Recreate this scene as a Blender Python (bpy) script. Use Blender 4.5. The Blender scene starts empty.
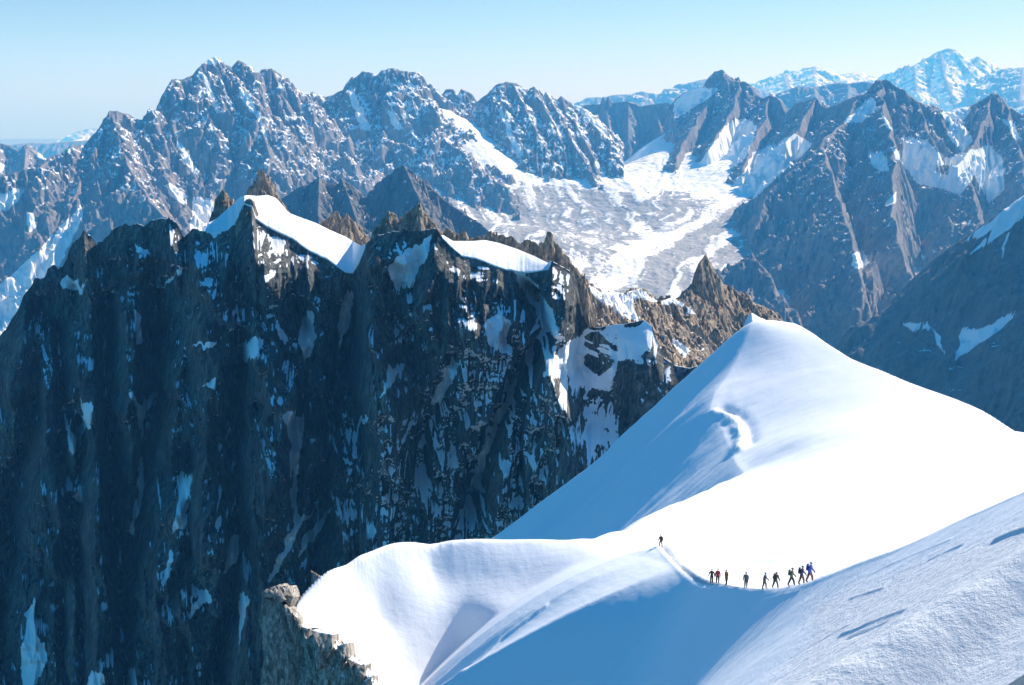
import bpy, math
import numpy as np
ONLY = None

# ------------------------------------------------------------------ camera, sky, sun, exposure
scene = bpy.context.scene
W, H, F = 1024, 685, 1270.0            # frame and focal length in pixels
PITCH = math.radians(11.03)            # the camera looks down by this much
SUN_AZ, SUN_EL = math.radians(52), math.radians(36)   # azimuth to the right of the view direction
cp, sp = math.cos(PITCH), math.sin(PITCH)

cam_data = bpy.data.cameras.new('camera')
cam = bpy.data.objects.new('camera', cam_data)
scene.collection.objects.link(cam)
cam_data.sensor_width = 36.0
cam_data.lens = 36.0 * F / W
cam_data.clip_start, cam_data.clip_end = 1.0, 200000.0
cam.location = (0, 0, 0)
cam.rotation_euler = (math.radians(90) - PITCH, 0, 0)
scene.camera = cam

world = bpy.data.worlds.new('World')
scene.world = world
world.use_nodes = True
wn = world.node_tree
wn.nodes.clear()
w_out = wn.nodes.new('ShaderNodeOutputWorld')
w_bg = wn.nodes.new('ShaderNodeBackground')
w_sky = wn.nodes.new('ShaderNodeTexSky')
w_sky.sky_type = 'NISHITA'
w_sky.sun_disc = False
w_sky.sun_elevation = SUN_EL
w_sky.sun_rotation = SUN_AZ
w_sky.altitude = 2000
w_sky.air_density = 1.0
w_sky.dust_density = 1.0
w_sky.ozone_density = 2.0
w_bg.inputs['Strength'].default_value = 0.14
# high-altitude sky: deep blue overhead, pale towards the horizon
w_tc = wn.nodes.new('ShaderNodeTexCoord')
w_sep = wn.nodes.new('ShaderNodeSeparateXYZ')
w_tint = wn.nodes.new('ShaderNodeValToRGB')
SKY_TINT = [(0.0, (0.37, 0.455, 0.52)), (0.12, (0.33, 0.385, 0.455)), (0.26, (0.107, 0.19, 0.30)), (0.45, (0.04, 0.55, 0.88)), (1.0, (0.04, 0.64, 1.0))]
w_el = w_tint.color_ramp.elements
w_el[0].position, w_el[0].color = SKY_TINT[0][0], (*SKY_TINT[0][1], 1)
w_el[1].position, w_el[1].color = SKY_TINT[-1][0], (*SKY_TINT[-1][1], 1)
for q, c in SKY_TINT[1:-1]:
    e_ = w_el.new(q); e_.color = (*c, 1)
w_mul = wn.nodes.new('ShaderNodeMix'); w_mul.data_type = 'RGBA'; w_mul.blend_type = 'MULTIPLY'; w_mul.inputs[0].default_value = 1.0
wn.links.new(w_tc.outputs['Generated'], w_sep.inputs[0]); wn.links.new(w_sep.outputs[2], w_tint.inputs[0])
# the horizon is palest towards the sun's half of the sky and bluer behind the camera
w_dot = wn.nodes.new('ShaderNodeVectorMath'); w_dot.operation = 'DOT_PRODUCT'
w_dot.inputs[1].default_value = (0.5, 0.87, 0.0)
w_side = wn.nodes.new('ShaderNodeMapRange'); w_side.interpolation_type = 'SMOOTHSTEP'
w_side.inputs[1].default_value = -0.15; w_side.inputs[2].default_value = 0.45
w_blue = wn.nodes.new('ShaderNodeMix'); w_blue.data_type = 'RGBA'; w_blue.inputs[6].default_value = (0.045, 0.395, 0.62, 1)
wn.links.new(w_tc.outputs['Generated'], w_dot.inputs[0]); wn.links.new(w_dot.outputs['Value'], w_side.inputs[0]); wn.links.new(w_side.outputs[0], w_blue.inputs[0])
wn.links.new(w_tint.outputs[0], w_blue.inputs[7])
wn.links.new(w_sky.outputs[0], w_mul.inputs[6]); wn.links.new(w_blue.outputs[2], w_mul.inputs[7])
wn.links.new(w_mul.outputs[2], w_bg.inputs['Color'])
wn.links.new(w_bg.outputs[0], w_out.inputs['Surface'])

sun_data = bpy.data.lights.new('sun', 'SUN')
sun_data.energy = 4.2
sun_data.angle = math.radians(0.5)
sun_data.color = (1.0, 0.93, 0.84)
sun = bpy.data.objects.new('sun', sun_data)
scene.collection.objects.link(sun)
# direction towards the sun: x right, y forward
SUNV = np.array([math.sin(SUN_AZ) * math.cos(SUN_EL), math.cos(SUN_AZ) * math.cos(SUN_EL), math.sin(SUN_EL)])
sun.rotation_euler = (math.radians(90) - SUN_EL, 0, math.radians(180) - SUN_AZ)
sun.location = (3000, 1000, 3000)

scene.view_settings.view_transform = 'Standard'
scene.view_settings.look = 'None'
scene.view_settings.gamma = 1.0
scene.view_settings.exposure = 0.85
scene.cycles.use_denoising = True
scene.cycles.volume_bounces = 2
scene.cycles.max_bounces = 4

# ------------------------------------------------------------------ helpers
col = scene.collection

def az(px, py=342.5):
    """x/y slope and z/y slope of the viewing ray through a pixel"""
    u = (np.asarray(px, float) - W / 2) / F
    v = (H / 2 - np.asarray(py, float)) / F
    den = cp + v * sp
    return u / den, (-sp + v * cp) / den

def pts(lst):
    """rows of (pixel x, pixel y, distance) -> world points"""
    p = np.array(lst, float)
    a, e = az(p[:, 0], p[:, 1])
    return np.stack([a * p[:, 2], p[:, 2], e * p[:, 2]], 1)

def proj(P):
    """world -> pixel, used only to look up which patch of terrain a traced snowfield lies on"""
    x, y, z = P[..., 0], P[..., 1], P[..., 2]
    d = y * cp - z * sp
    v = y * sp + z * cp
    return W / 2 + F * x / d, H / 2 - F * v / d

def _hash(ix, iy, seed):
    h = (ix.astype(np.uint32) * np.uint32(374761393) + iy.astype(np.uint32) * np.uint32(668265263)
         + np.uint32((seed * 2246822519) & 0xFFFFFFFF))
    h = (h ^ (h >> np.uint32(13))) * np.uint32(1274126177)
    return h ^ (h >> np.uint32(16))

def perlin(x, y, seed=0):
    x = np.asarray(x, float); y = np.asarray(y, float)
    x0 = np.floor(x).astype(np.int64); y0 = np.floor(y).astype(np.int64)
    fx = (x - x0).astype(np.float32); fy = (y - y0).astype(np.float32)
    def g(ix, iy, dx, dy):
        t = (_hash(ix, iy, seed) & np.uint32(1023)).astype(np.float32) * np.float32(2 * math.pi / 1024)
        return np.cos(t) * dx + np.sin(t) * dy
    ux = fx * fx * fx * (fx * (fx * 6 - 15) + 10); uy = fy * fy * fy * (fy * (fy * 6 - 15) + 10)
    a = g(x0, y0, fx, fy); b = g(x0 + 1, y0, fx - 1, fy)
    c = g(x0, y0 + 1, fx, fy - 1); d = g(x0 + 1, y0 + 1, fx - 1, fy - 1)
    return 1.5 * ((a + (b - a) * ux) * (1 - uy) + (c + (d - c) * ux) * uy)

def fbm(x, y, octaves=4, seed=0, gain=0.5, lac=2.03):
    s, a, n = 0, 1.0, 0.0
    for o in range(octaves):
        s = s + a * perlin(x * lac ** o + 17.3 * o, y * lac ** o - 9.1 * o, seed + o)
        n += a; a *= gain
    return s / n

def ridged(x, y, octaves=4, seed=0, gain=0.5, lac=2.03):
    """sharp-crested noise in 0..1"""
    s, a, n, prev = 0, 1.0, 0.0, 1.0
    for o in range(octaves):
        r = 1 - np.abs(perlin(x * lac ** o + 31.7 * o, y * lac ** o + 5.3 * o, seed + o))
        r = r * r
        s = s + a * r * prev; n += a; a *= gain
        prev = np.clip(r * 1.6, 0, 1)
    return s / n

def smooth(a, b, x):
    t = np.clip((x - a) / (b - a), 0, 1)
    return t * t * (3 - 2 * t)

def in_poly(px, py, poly):
    """signed distance to a traced outline, positive inside"""
    poly = np.array(poly, float)
    lo, hi = poly.min(0) - 14, poly.max(0) + 14
    sd = np.full(px.shape, -99.0, np.float32)
    m = (px > lo[0]) & (px < hi[0]) & (py > lo[1]) & (py < hi[1])
    if not m.any():
        return sd
    x, y = px[m], py[m]
    inside = np.zeros(x.shape, bool); best = np.full(x.shape, 1e9)
    n = len(poly)
    for i in range(n):
        (x1, y1), (x2, y2) = poly[i], poly[(i + 1) % n]
        dx, dy = x2 - x1, y2 - y1
        t = np.clip(((x - x1) * dx + (y - y1) * dy) / (dx * dx + dy * dy + 1e-9), 0, 1)
        best = np.minimum(best, (x - x1 - t * dx) ** 2 + (y - y1 - t * dy) ** 2)
        c = (y1 > y) != (y2 > y)
        inside ^= c & (x < dx * (y - y1) / (dy + 1e-12) + x1)
    sd[m] = np.where(inside, 1, -1) * np.sqrt(best)
    return sd

def grid_normals(P):
    du = np.gradient(P, axis=1); dv = np.gradient(P, axis=0)
    n = np.cross(du, dv)
    n /= np.linalg.norm(n, axis=2, keepdims=True) + 1e-12
    n[n[..., 2] < 0] *= -1
    return n

def grid_mesh(name, P, mat, attrs=None, smooth_shade=True):
    R, C = P.shape[:2]
    me = bpy.data.meshes.new(name)
    me.vertices.add(R * C)
    me.vertices.foreach_set('co', P.reshape(-1).astype(np.float32))
    i = np.arange(R * C).reshape(R, C)
    q = np.stack([i[:-1, :-1], i[:-1, 1:], i[1:, 1:], i[1:, :-1]], -1).reshape(-1, 4)
    # make faces point up
    n = np.cross(P[0, 1] - P[0, 0], P[1, 0] - P[0, 0])
    me.loops.add(q.size); me.polygons.add(len(q))
    me.loops.foreach_set('vertex_index', q.reshape(-1).astype(np.int32))
    me.polygons.foreach_set('loop_start', np.arange(0, q.size, 4, dtype=np.int32))
    me.polygons.foreach_set('use_smooth', np.full(len(q), smooth_shade))
    for k, v in (attrs or {}).items():
        at = me.attributes.new(k, 'FLOAT', 'POINT')
        at.data.foreach_set('value', np.clip(v, 0, 1).reshape(-1).astype(np.float32))
    me.update(); me.validate()
    me.materials.append(mat)
    o = bpy.data.objects.new(name, me)
    col.objects.link(o)
    return o

def structure(o, label=None):
    o['kind'] = 'structure'
    if label:
        o['label'] = label
    return o

# ------------------------------------------------------------------ materials
def nodes_of(mat):
    mat.use_nodes = True
    nt = mat.node_tree; nt.nodes.clear()
    out = nt.nodes.new('ShaderNodeOutputMaterial')
    b = nt.nodes.new('ShaderNodeBsdfPrincipled')
    nt.links.new(b.outputs[0], out.inputs['Surface'])
    return nt, b

def rock_snow(name, rock_a, rock_b, rock_c, scale, snow_col=(0.86, 0.88, 0.9), edge_noise=0.35, bump=0.6, snow_bump=0.15, stretch=(1, 1, 0.35), slab=None):
    """granite in three tones with a snow cover taken from the mesh's snow attribute"""
    mat = bpy.data.materials.new(name)
    nt, b = nodes_of(mat)
    N, L = nt.nodes.new, nt.links.new
    geo = N('ShaderNodeNewGeometry')
    mp = N('ShaderNodeMapping'); mp.inputs['Scale'].default_value = stretch
    L(geo.outputs['Position'], mp.inputs['Vector'])
    n1 = N('ShaderNodeTexNoise'); n1.inputs['Scale'].default_value = 1 / scale; n1.inputs['Detail'].default_value = 8; n1.inputs['Roughness'].default_value = 0.65
    L(mp.outputs[0], n1.inputs['Vector'])
    n2 = N('ShaderNodeTexNoise'); n2.inputs['Scale'].default_value = 7 / scale; n2.inputs['Detail'].default_value = 6; n2.inputs['Roughness'].default_value = 0.7
    L(mp.outputs[0], n2.inputs['Vector'])
    r1 = N('ShaderNodeMapRange'); r1.inputs[1].default_value = 0.38; r1.inputs[2].default_value = 0.62; L(n1.outputs[0], r1.inputs[0])
    r2 = N('ShaderNodeMapRange'); r2.inputs[1].default_value = 0.35; r2.inputs[2].default_value = 0.65; L(n2.outputs[0], r2.inputs[0])
    m1 = N('ShaderNodeMix'); m1.data_type = 'RGBA'; L(r1.outputs[0], m1.inputs[0])
    m1.inputs[6].default_value = (*rock_a, 1); m1.inputs[7].default_value = (*rock_b, 1)
    m2 = N('ShaderNodeMix'); m2.data_type = 'RGBA'; L(r2.outputs[0], m2.inputs[0])
    L(m1.outputs[2], m2.inputs[6]); m2.inputs[7].default_value = (*rock_c, 1)
    rock_out, crack_out = m2.outputs[2], None
    if slab:                                  # jointed slabs: each block has its own tone, dark cracks between
        wp = N('ShaderNodeVectorMath'); wp.operation = 'MULTIPLY_ADD'
        L(n2.outputs['Color'], wp.inputs[0]); wp.inputs[1].default_value = (slab * .5,) * 3; L(geo.outputs['Position'], wp.inputs[2])
        mp2 = N('ShaderNodeMapping'); mp2.inputs['Scale'].default_value = (1 / slab, 1 / slab, .3 / slab); L(wp.outputs[0], mp2.inputs['Vector'])
        v1 = N('ShaderNodeTexVoronoi'); L(mp2.outputs[0], v1.inputs['Vector'])
        v2 = N('ShaderNodeTexVoronoi'); v2.feature = 'DISTANCE_TO_EDGE'; L(mp2.outputs[0], v2.inputs['Vector'])
        sp_ = N('ShaderNodeSeparateColor'); L(v1.outputs['Color'], sp_.inputs[0])
        tn = N('ShaderNodeMapRange'); tn.inputs[3].default_value = .5; tn.inputs[4].default_value = 1.4; L(sp_.outputs[0], tn.inputs[0])
        ck = N('ShaderNodeMapRange'); ck.inputs[1].default_value = 0.0; ck.inputs[2].default_value = .10; ck.inputs[3].default_value = .5; L(v2.outputs['Distance'], ck.inputs[0])
        mt = N('ShaderNodeMath'); mt.operation = 'MULTIPLY'; L(tn.outputs[0], mt.inputs[0]); L(ck.outputs[0], mt.inputs[1])
        sc_ = N('ShaderNodeVectorMath'); sc_.operation = 'SCALE'; L(m2.outputs[2], sc_.inputs[0]); L(mt.outputs[0], sc_.inputs['Scale'])
        rock_out, crack_out = sc_.outputs[0], ck.outputs[0]
    at = N('ShaderNodeAttribute'); at.attribute_name = 'snow'
    n3 = N('ShaderNodeTexNoise'); n3.inputs['Scale'].default_value = 12 / scale; n3.inputs['Detail'].default_value = 5; n3.inputs['Roughness'].default_value = 0.7
    L(geo.outputs['Position'], n3.inputs['Vector'])
    ma = N('ShaderNodeMath'); ma.operation = 'MULTIPLY_ADD'
    L(n3.outputs[0], ma.inputs[0]); ma.inputs[1].default_value = edge_noise * 2; ma.inputs[2].default_value = -edge_noise
    ad = N('ShaderNodeMath'); ad.operation = 'ADD'; L(at.outputs['Fac'], ad.inputs[0]); L(ma.outputs[0], ad.inputs[1])
    sr = N('ShaderNodeMapRange'); sr.interpolation_type = 'SMOOTHSTEP'; sr.inputs[1].default_value = 0.42; sr.inputs[2].default_value = 0.58
    L(ad.outputs[0], sr.inputs[0])
    mx = N('ShaderNodeMix'); mx.data_type = 'RGBA'; L(sr.outputs[0], mx.inputs[0])
    L(rock_out, mx.inputs[6]); mx.inputs[7].default_value = (*snow_col, 1)
    L(mx.outputs[2], b.inputs['Base Color'])
    b.inputs['Roughness'].default_value = 0.9
    b.inputs['Specular IOR Level'].default_value = 0.15
    bp = N('ShaderNodeBump'); bp.inputs['Distance'].default_value = scale * 0.12
    st = N('ShaderNodeMapRange'); L(sr.outputs[0], st.inputs[0]); st.inputs[3].default_value = bump; st.inputs[4].default_value = snow_bump
    L(st.outputs[0], bp.inputs['Strength']); L(n2.outputs[0], bp.inputs['Height'])
    L(bp.outputs[0], b.inputs['Normal'])
    return mat

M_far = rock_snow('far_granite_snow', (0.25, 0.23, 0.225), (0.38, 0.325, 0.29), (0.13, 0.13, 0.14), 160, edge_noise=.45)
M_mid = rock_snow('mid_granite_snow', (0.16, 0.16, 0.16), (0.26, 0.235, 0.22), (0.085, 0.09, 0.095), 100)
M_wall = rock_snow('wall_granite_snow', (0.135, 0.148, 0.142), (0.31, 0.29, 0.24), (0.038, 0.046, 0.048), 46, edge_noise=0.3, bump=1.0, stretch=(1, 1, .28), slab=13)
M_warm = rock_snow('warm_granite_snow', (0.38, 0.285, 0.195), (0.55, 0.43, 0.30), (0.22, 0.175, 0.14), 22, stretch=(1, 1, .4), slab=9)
M_glacier = rock_snow('glacier_ice', (0.34, 0.345, 0.35), (0.46, 0.455, 0.45), (0.24, 0.245, 0.25), 300, edge_noise=0.5, bump=0.3, stretch=(1, 1, 1))
M_outcrop = rock_snow('outcrop_granite', (0.46, 0.415, 0.345), (0.58, 0.52, 0.43), (0.27, 0.245, 0.21), 4.0, slab=1.6)

def snow_material():
    mat = bpy.data.materials.new('snow')
    nt, b = nodes_of(mat)
    N, L = nt.nodes.new, nt.links.new
    geo = N('ShaderNodeNewGeometry')
    n1 = N('ShaderNodeTexNoise'); n1.inputs['Scale'].default_value = 0.9; n1.inputs['Detail'].default_value = 8; n1.inputs['Roughness'].default_value = 0.7
    L(geo.outputs['Position'], n1.inputs['Vector'])
    mp = N('ShaderNodeMapping'); mp.inputs['Scale'].default_value = (0.05, 0.35, 0.2); mp.inputs['Rotation'].default_value = (0, 0, 0.5)
    L(geo.outputs['Position'], mp.inputs['Vector'])
    n2 = N('ShaderNodeTexNoise'); n2.inputs['Scale'].default_value = 1.0; n2.inputs['Detail'].default_value = 6
    L(mp.outputs[0], n2.inputs['Vector'])
    at = N('ShaderNodeAttribute'); at.attribute_name = 'rough'
    mm = N('ShaderNodeMath'); mm.operation = 'MULTIPLY_ADD'; L(at.outputs['Fac'], mm.inputs[0]); mm.inputs[1].default_value = 0.85; mm.inputs[2].default_value = 0.06
    bp = N('ShaderNodeBump'); bp.inputs['Distance'].default_value = 0.5
    L(mm.outputs[0], bp.inputs['Strength']); L(n1.outputs[0], bp.inputs['Height'])
    bp2 = N('ShaderNodeBump'); bp2.inputs['Distance'].default_value = 0.6; bp2.inputs['Strength'].default_value = 0.22
    L(n2.outputs[0], bp2.inputs['Height']); L(bp.outputs[0], bp2.inputs['Normal'])
    L(bp2.outputs[0], b.inputs['Normal'])
    b.inputs['Base Color'].default_value = (0.86, 0.88, 0.90, 1)
    b.inputs['Roughness'].default_value = 0.75
    b.inputs['Specular IOR Level'].default_value = 0.2
    return mat
M_snow = snow_material()

def plain(name, c, rough=0.8, var=0.25, scale=30):
    mat = bpy.data.materials.new(name)
    nt, b = nodes_of(mat)
    n = nt.nodes.new('ShaderNodeTexNoise'); n.inputs['Scale'].default_value = scale; n.inputs['Detail'].default_value = 4
    g = nt.nodes.new('ShaderNodeTexCoord'); nt.links.new(g.outputs['Object'], n.inputs['Vector'])
    m = nt.nodes.new('ShaderNodeMix'); m.data_type = 'RGBA'; nt.links.new(n.outputs[0], m.inputs[0])
    m.inputs[6].default_value = (*[v * (1 - var) for v in c], 1); m.inputs[7].default_value = (*[min(1, v * (1 + var)) for v in c], 1)
    nt.links.new(m.outputs[2], b.inputs['Base Color']); b.inputs['Roughness'].default_value = rough
    return mat

# ------------------------------------------------------------------ terrain builders
def ridge_eval(X, Y, ridges):
    """max over ridges of crest height minus flank slope times distance; returns height, distance to the crest, arc length along it"""
    best = np.full(X.shape, -1e9); bd = np.zeros(X.shape); bs = np.zeros(X.shape); bl = np.ones(X.shape)
    off = 0.0
    for rd in ridges:
        P = pts(rd['p']); sl, sr = rd.get('s', (1.1, 1.1)); lim = rd.get('L', 2500.0)
        for A, B in zip(P[:-1], P[1:]):
            ex, ey = B[0] - A[0], B[1] - A[1]
            l2 = ex * ex + ey * ey + 1e-9
            t = np.clip(((X - A[0]) * ex + (Y - A[1]) * ey) / l2, 0, 1)
            dx, dy = X - A[0] - t * ex, Y - A[1] - t * ey
            d = np.sqrt(dx * dx + dy * dy)
            # screen-left or screen-right side of the crest
            side = (dx * 0.985 - dy * 0.17) > 0
            k = np.where(side, sr, sl)
            h = A[2] + t * (B[2] - A[2]) - k * d / (1 + d / (lim * 2))
            m = h > best
            best = np.where(m, h, best); bd = np.where(m, d, bd); bs = np.where(m, off + t * math.sqrt(l2), bs)
            bl = np.where(m, k, bl)
            off += math.sqrt(l2)
        off += 977.0
    return best, bd, bs, bl

def steepen(ridges, k, skip=1):
    """pull the lower ends of the spurs back under the crest so that the faces stand steeper"""
    out = []
    for i, r in enumerate(ridges):
        r = dict(r)
        if i >= skip:
            y0 = r['p'][0][2]
            r['p'] = [(x, y, y0 - (y0 - Y) * k) for x, y, Y in r['p']]
        out.append(r)
    return out

def roughen(ridges, seed, skip=1):
    """break the traced spurs into short crooked pieces"""
    rng = np.random.default_rng(seed)
    out = []
    for i, r in enumerate(ridges):
        P = r['p']
        if i >= skip and len(P) > 1:
            Q = [P[0]]
            for A, B in zip(P[:-1], P[1:]):
                ln = math.hypot(B[0] - A[0], B[1] - A[1]); n = max(2, int(ln / 7))
                for j in range(1, n + 1):
                    t = j / n; k = 0 if j == n else 1
                    Q.append((A[0] + t * (B[0] - A[0]) + k * rng.normal(0, 1.7), A[1] + t * (B[1] - A[1]) + k * rng.normal(0, 1.6), A[2] + t * (B[2] - A[2])))
            r = dict(r, p=Q)
        out.append(r)
    return out

def massif(name, ridges, pxr, yr, rows, mat, lam=120.0, flute=40.0, rough=60.0, jag=8.0, seed=1, snow=None, dpx=1.0, zmin=-2500.0, fade=150.0, label=None):
    a0, _ = az(pxr[0], 100); a1, _ = az(pxr[1], 100)
    C = int((pxr[1] - pxr[0]) / dpx)
    a = np.linspace(a0, a1, C)[None, :]
    y = np.linspace(yr[0], yr[1], rows)[:, None]
    X = a * y; Y = np.broadcast_to(y, X.shape)
    h, d, s, k = ridge_eval(X, Y, ridges)
    wa = 0.75 * lam * np.clip(d / (lam * 2.2), 0, 1)
    h, d, s, k = ridge_eval(X + wa * fbm(X / (lam * 2.4), Y / (lam * 2.4), 4, seed + 90), Y + wa * fbm(X / (lam * 2.4) + 7, Y / (lam * 2.4), 4, seed + 91), ridges)
    f = np.clip(d / fade, 0, 1); f2 = np.clip(d / (fade * .35), 0, 1)
    wob = fbm(X / (lam * 3), Y / (lam * 3), 3, seed + 40)
    fl = ridged(s / lam + wob * 0.8, d / (lam * 7) + s / (lam * 9), 4, seed)
    rg = ridged(X / (lam * 2.6) + wob * .4, Y / (lam * 2.6), 5, seed + 11, gain=0.55)
    # ribs and couloirs that run down the flank, small ledges across it
    rib = ridged(s / (lam * .42) + wob * 1.2, d / (lam * 2.6), 4, seed + 5, gain=.6)
    fine = ridged(X / (lam * .34), Y / (lam * .34), 4, seed + 31, gain=.62)
    h = h + f * (flute * (fl - 0.62) + rough * (rg - 0.45)) + f2 * (flute * .8 * (rib - .5) + rough * .30 * (fine - .45))
    h = h + jag * (ridged(X / (lam * .35), Y / (lam * .35), 3, seed + 23) - 0.4) * (0.35 + 0.65 * f)
    P = np.stack([X, Y, np.maximum(h, zmin)], -1)
    n = grid_normals(P)
    sn = snow(P, n, d, lam, seed) if snow else np.zeros(X.shape)
    o = grid_mesh(name, P, mat, {'snow': sn})
    return structure(o, label)

def snow_rule(lo=0.55, hi=0.75, polys=(), rocks=(), jit=4.0, alt=None, bias=0.0):
    """snow lies where the ground is flat enough, inside traced snowfields, and not on traced rock"""
    def f(P, n, d, lam, seed):
        nz = n[..., 2]
        N = fbm(P[..., 0] / lam, P[..., 1] / lam + P[..., 2] / lam, 5, seed + 77, gain=0.6)
        s = smooth(lo, hi, nz + 0.28 * N + bias) * (0.25 + 0.75 * smooth(4, .33 * lam, d + .3 * lam * N))
        if alt:
            s = s * smooth(alt[0], alt[1], P[..., 2] + 150 * N)
        if polys or rocks:
            px, py = proj(P)
            jx = px + jit * N; jy = py + jit * fbm(P[..., 1] / lam, P[..., 0] / lam + 7, 5, seed + 78, gain=0.6)
            for q in polys:
                sd = in_poly(jx, jy, q)
                s = np.maximum(s, smooth(-1.5, 1.5, sd))
            for q in rocks:
                sd = in_poly(jx, jy, q)
                s = np.minimum(s, 1 - 0.9 * smooth(-1.5, 1.5, sd))
        return s
    return f

def tps(pw, pz, lam=1e-6):
    """thin-plate spline through scattered points"""
    c = pw.mean(0); sc = np.abs(pw - c).max()
    q = (pw - c) / sc
    def U(r2):
        return 0.5 * r2 * np.log(r2 + 1e-12)
    n = len(q)
    K = U(((q[:, None] - q[None]) ** 2).sum(-1)) + lam * np.eye(n)
    Pm = np.c_[np.ones(n), q]
    A = np.block([[K, Pm], [Pm.T, np.zeros((3, 3))]])
    w = np.linalg.solve(A, np.r_[pz, 0, 0, 0])
    def f(X, Y):
        shp = X.shape
        x = ((X - c[0]) / sc).ravel(); y = ((Y - c[1]) / sc).ravel()
        out = w[n] + w[n + 1] * x + w[n + 2] * y
        for i in range(n):
            r2 = (x - q[i, 0]) ** 2 + (y - q[i, 1]) ** 2
            out += w[i] * U(r2)
        return out.reshape(shp)
    return f

def want(k):
    return ONLY is None or k in ONLY

# ------------------------------------------------------------------ the near snow arete
# the trodden crest, from beside the camera down over the saddle to the far end of the path
CREST = pts([(1160, 445, 58), (1090, 468, 66), (1024, 493, 75), (960, 520, 82), (900, 546, 90), (850, 564.5, 98), (820, 575, 104), (805, 580, 108), (790, 583.5, 113),
             (770, 586, 121), (744, 585.5, 127), (727, 583, 131), (715, 581, 136), (700, 576, 144), (686, 567, 151), (673, 556, 160), (661, 545, 168)])
# where the snow rolls over and drops: outcrop rim, left hump, edge of the plateau, crest of the snow peak
SKYLINE = [(400, 712, 157), (385, 688, 163), (369, 660, 166), (343, 639, 169), (326, 627, 170), (300, 622, 171), (287, 607, 173), (300, 589, 176), (311, 577, 178), (330, 564, 181), (360, 551, 186), (395, 541, 191), (420, 539, 194),
           (450, 539, 196), (480, 539, 197), (510, 539, 198), (540, 540, 198), (565, 541, 198), (590, 541, 198), (605, 537, 208), (620, 531, 228), (650, 517, 270), (680, 503, 310), (700, 495, 335), (720, 486, 365), (740, 477, 393), (757, 466, 425),
           (746, 440, 482), (738, 425, 512), (723, 405, 540), (726, 390, 554), (738, 368, 574), (748, 345, 589), (757, 323, 603), (772, 330, 640), (790, 345, 690)]

def resample(P, n):
    """dense, slightly rounded copy of a polyline"""
    s = np.r_[0, np.cumsum(np.linalg.norm(np.diff(P, axis=0), axis=1))]
    t = np.linspace(0, s[-1], n)
    Q = np.stack([np.interp(t, s, P[:, i]) for i in range(3)], 1)
    k = np.array([1, 2, 3, 2, 1.0]); k /= k.sum()
    for _ in range(2):
        q = np.pad(Q, ((2, 2), (0, 0)), mode='edge')
        R = sum(k[i] * q[i:i + n] for i in range(5))
        R[0], R[-1] = Q[0], Q[-1]; Q = R
    return Q

def smax(a, b, w):
    return 0.5 * (a + b + np.sqrt((a - b) ** 2 + w * w))

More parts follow.
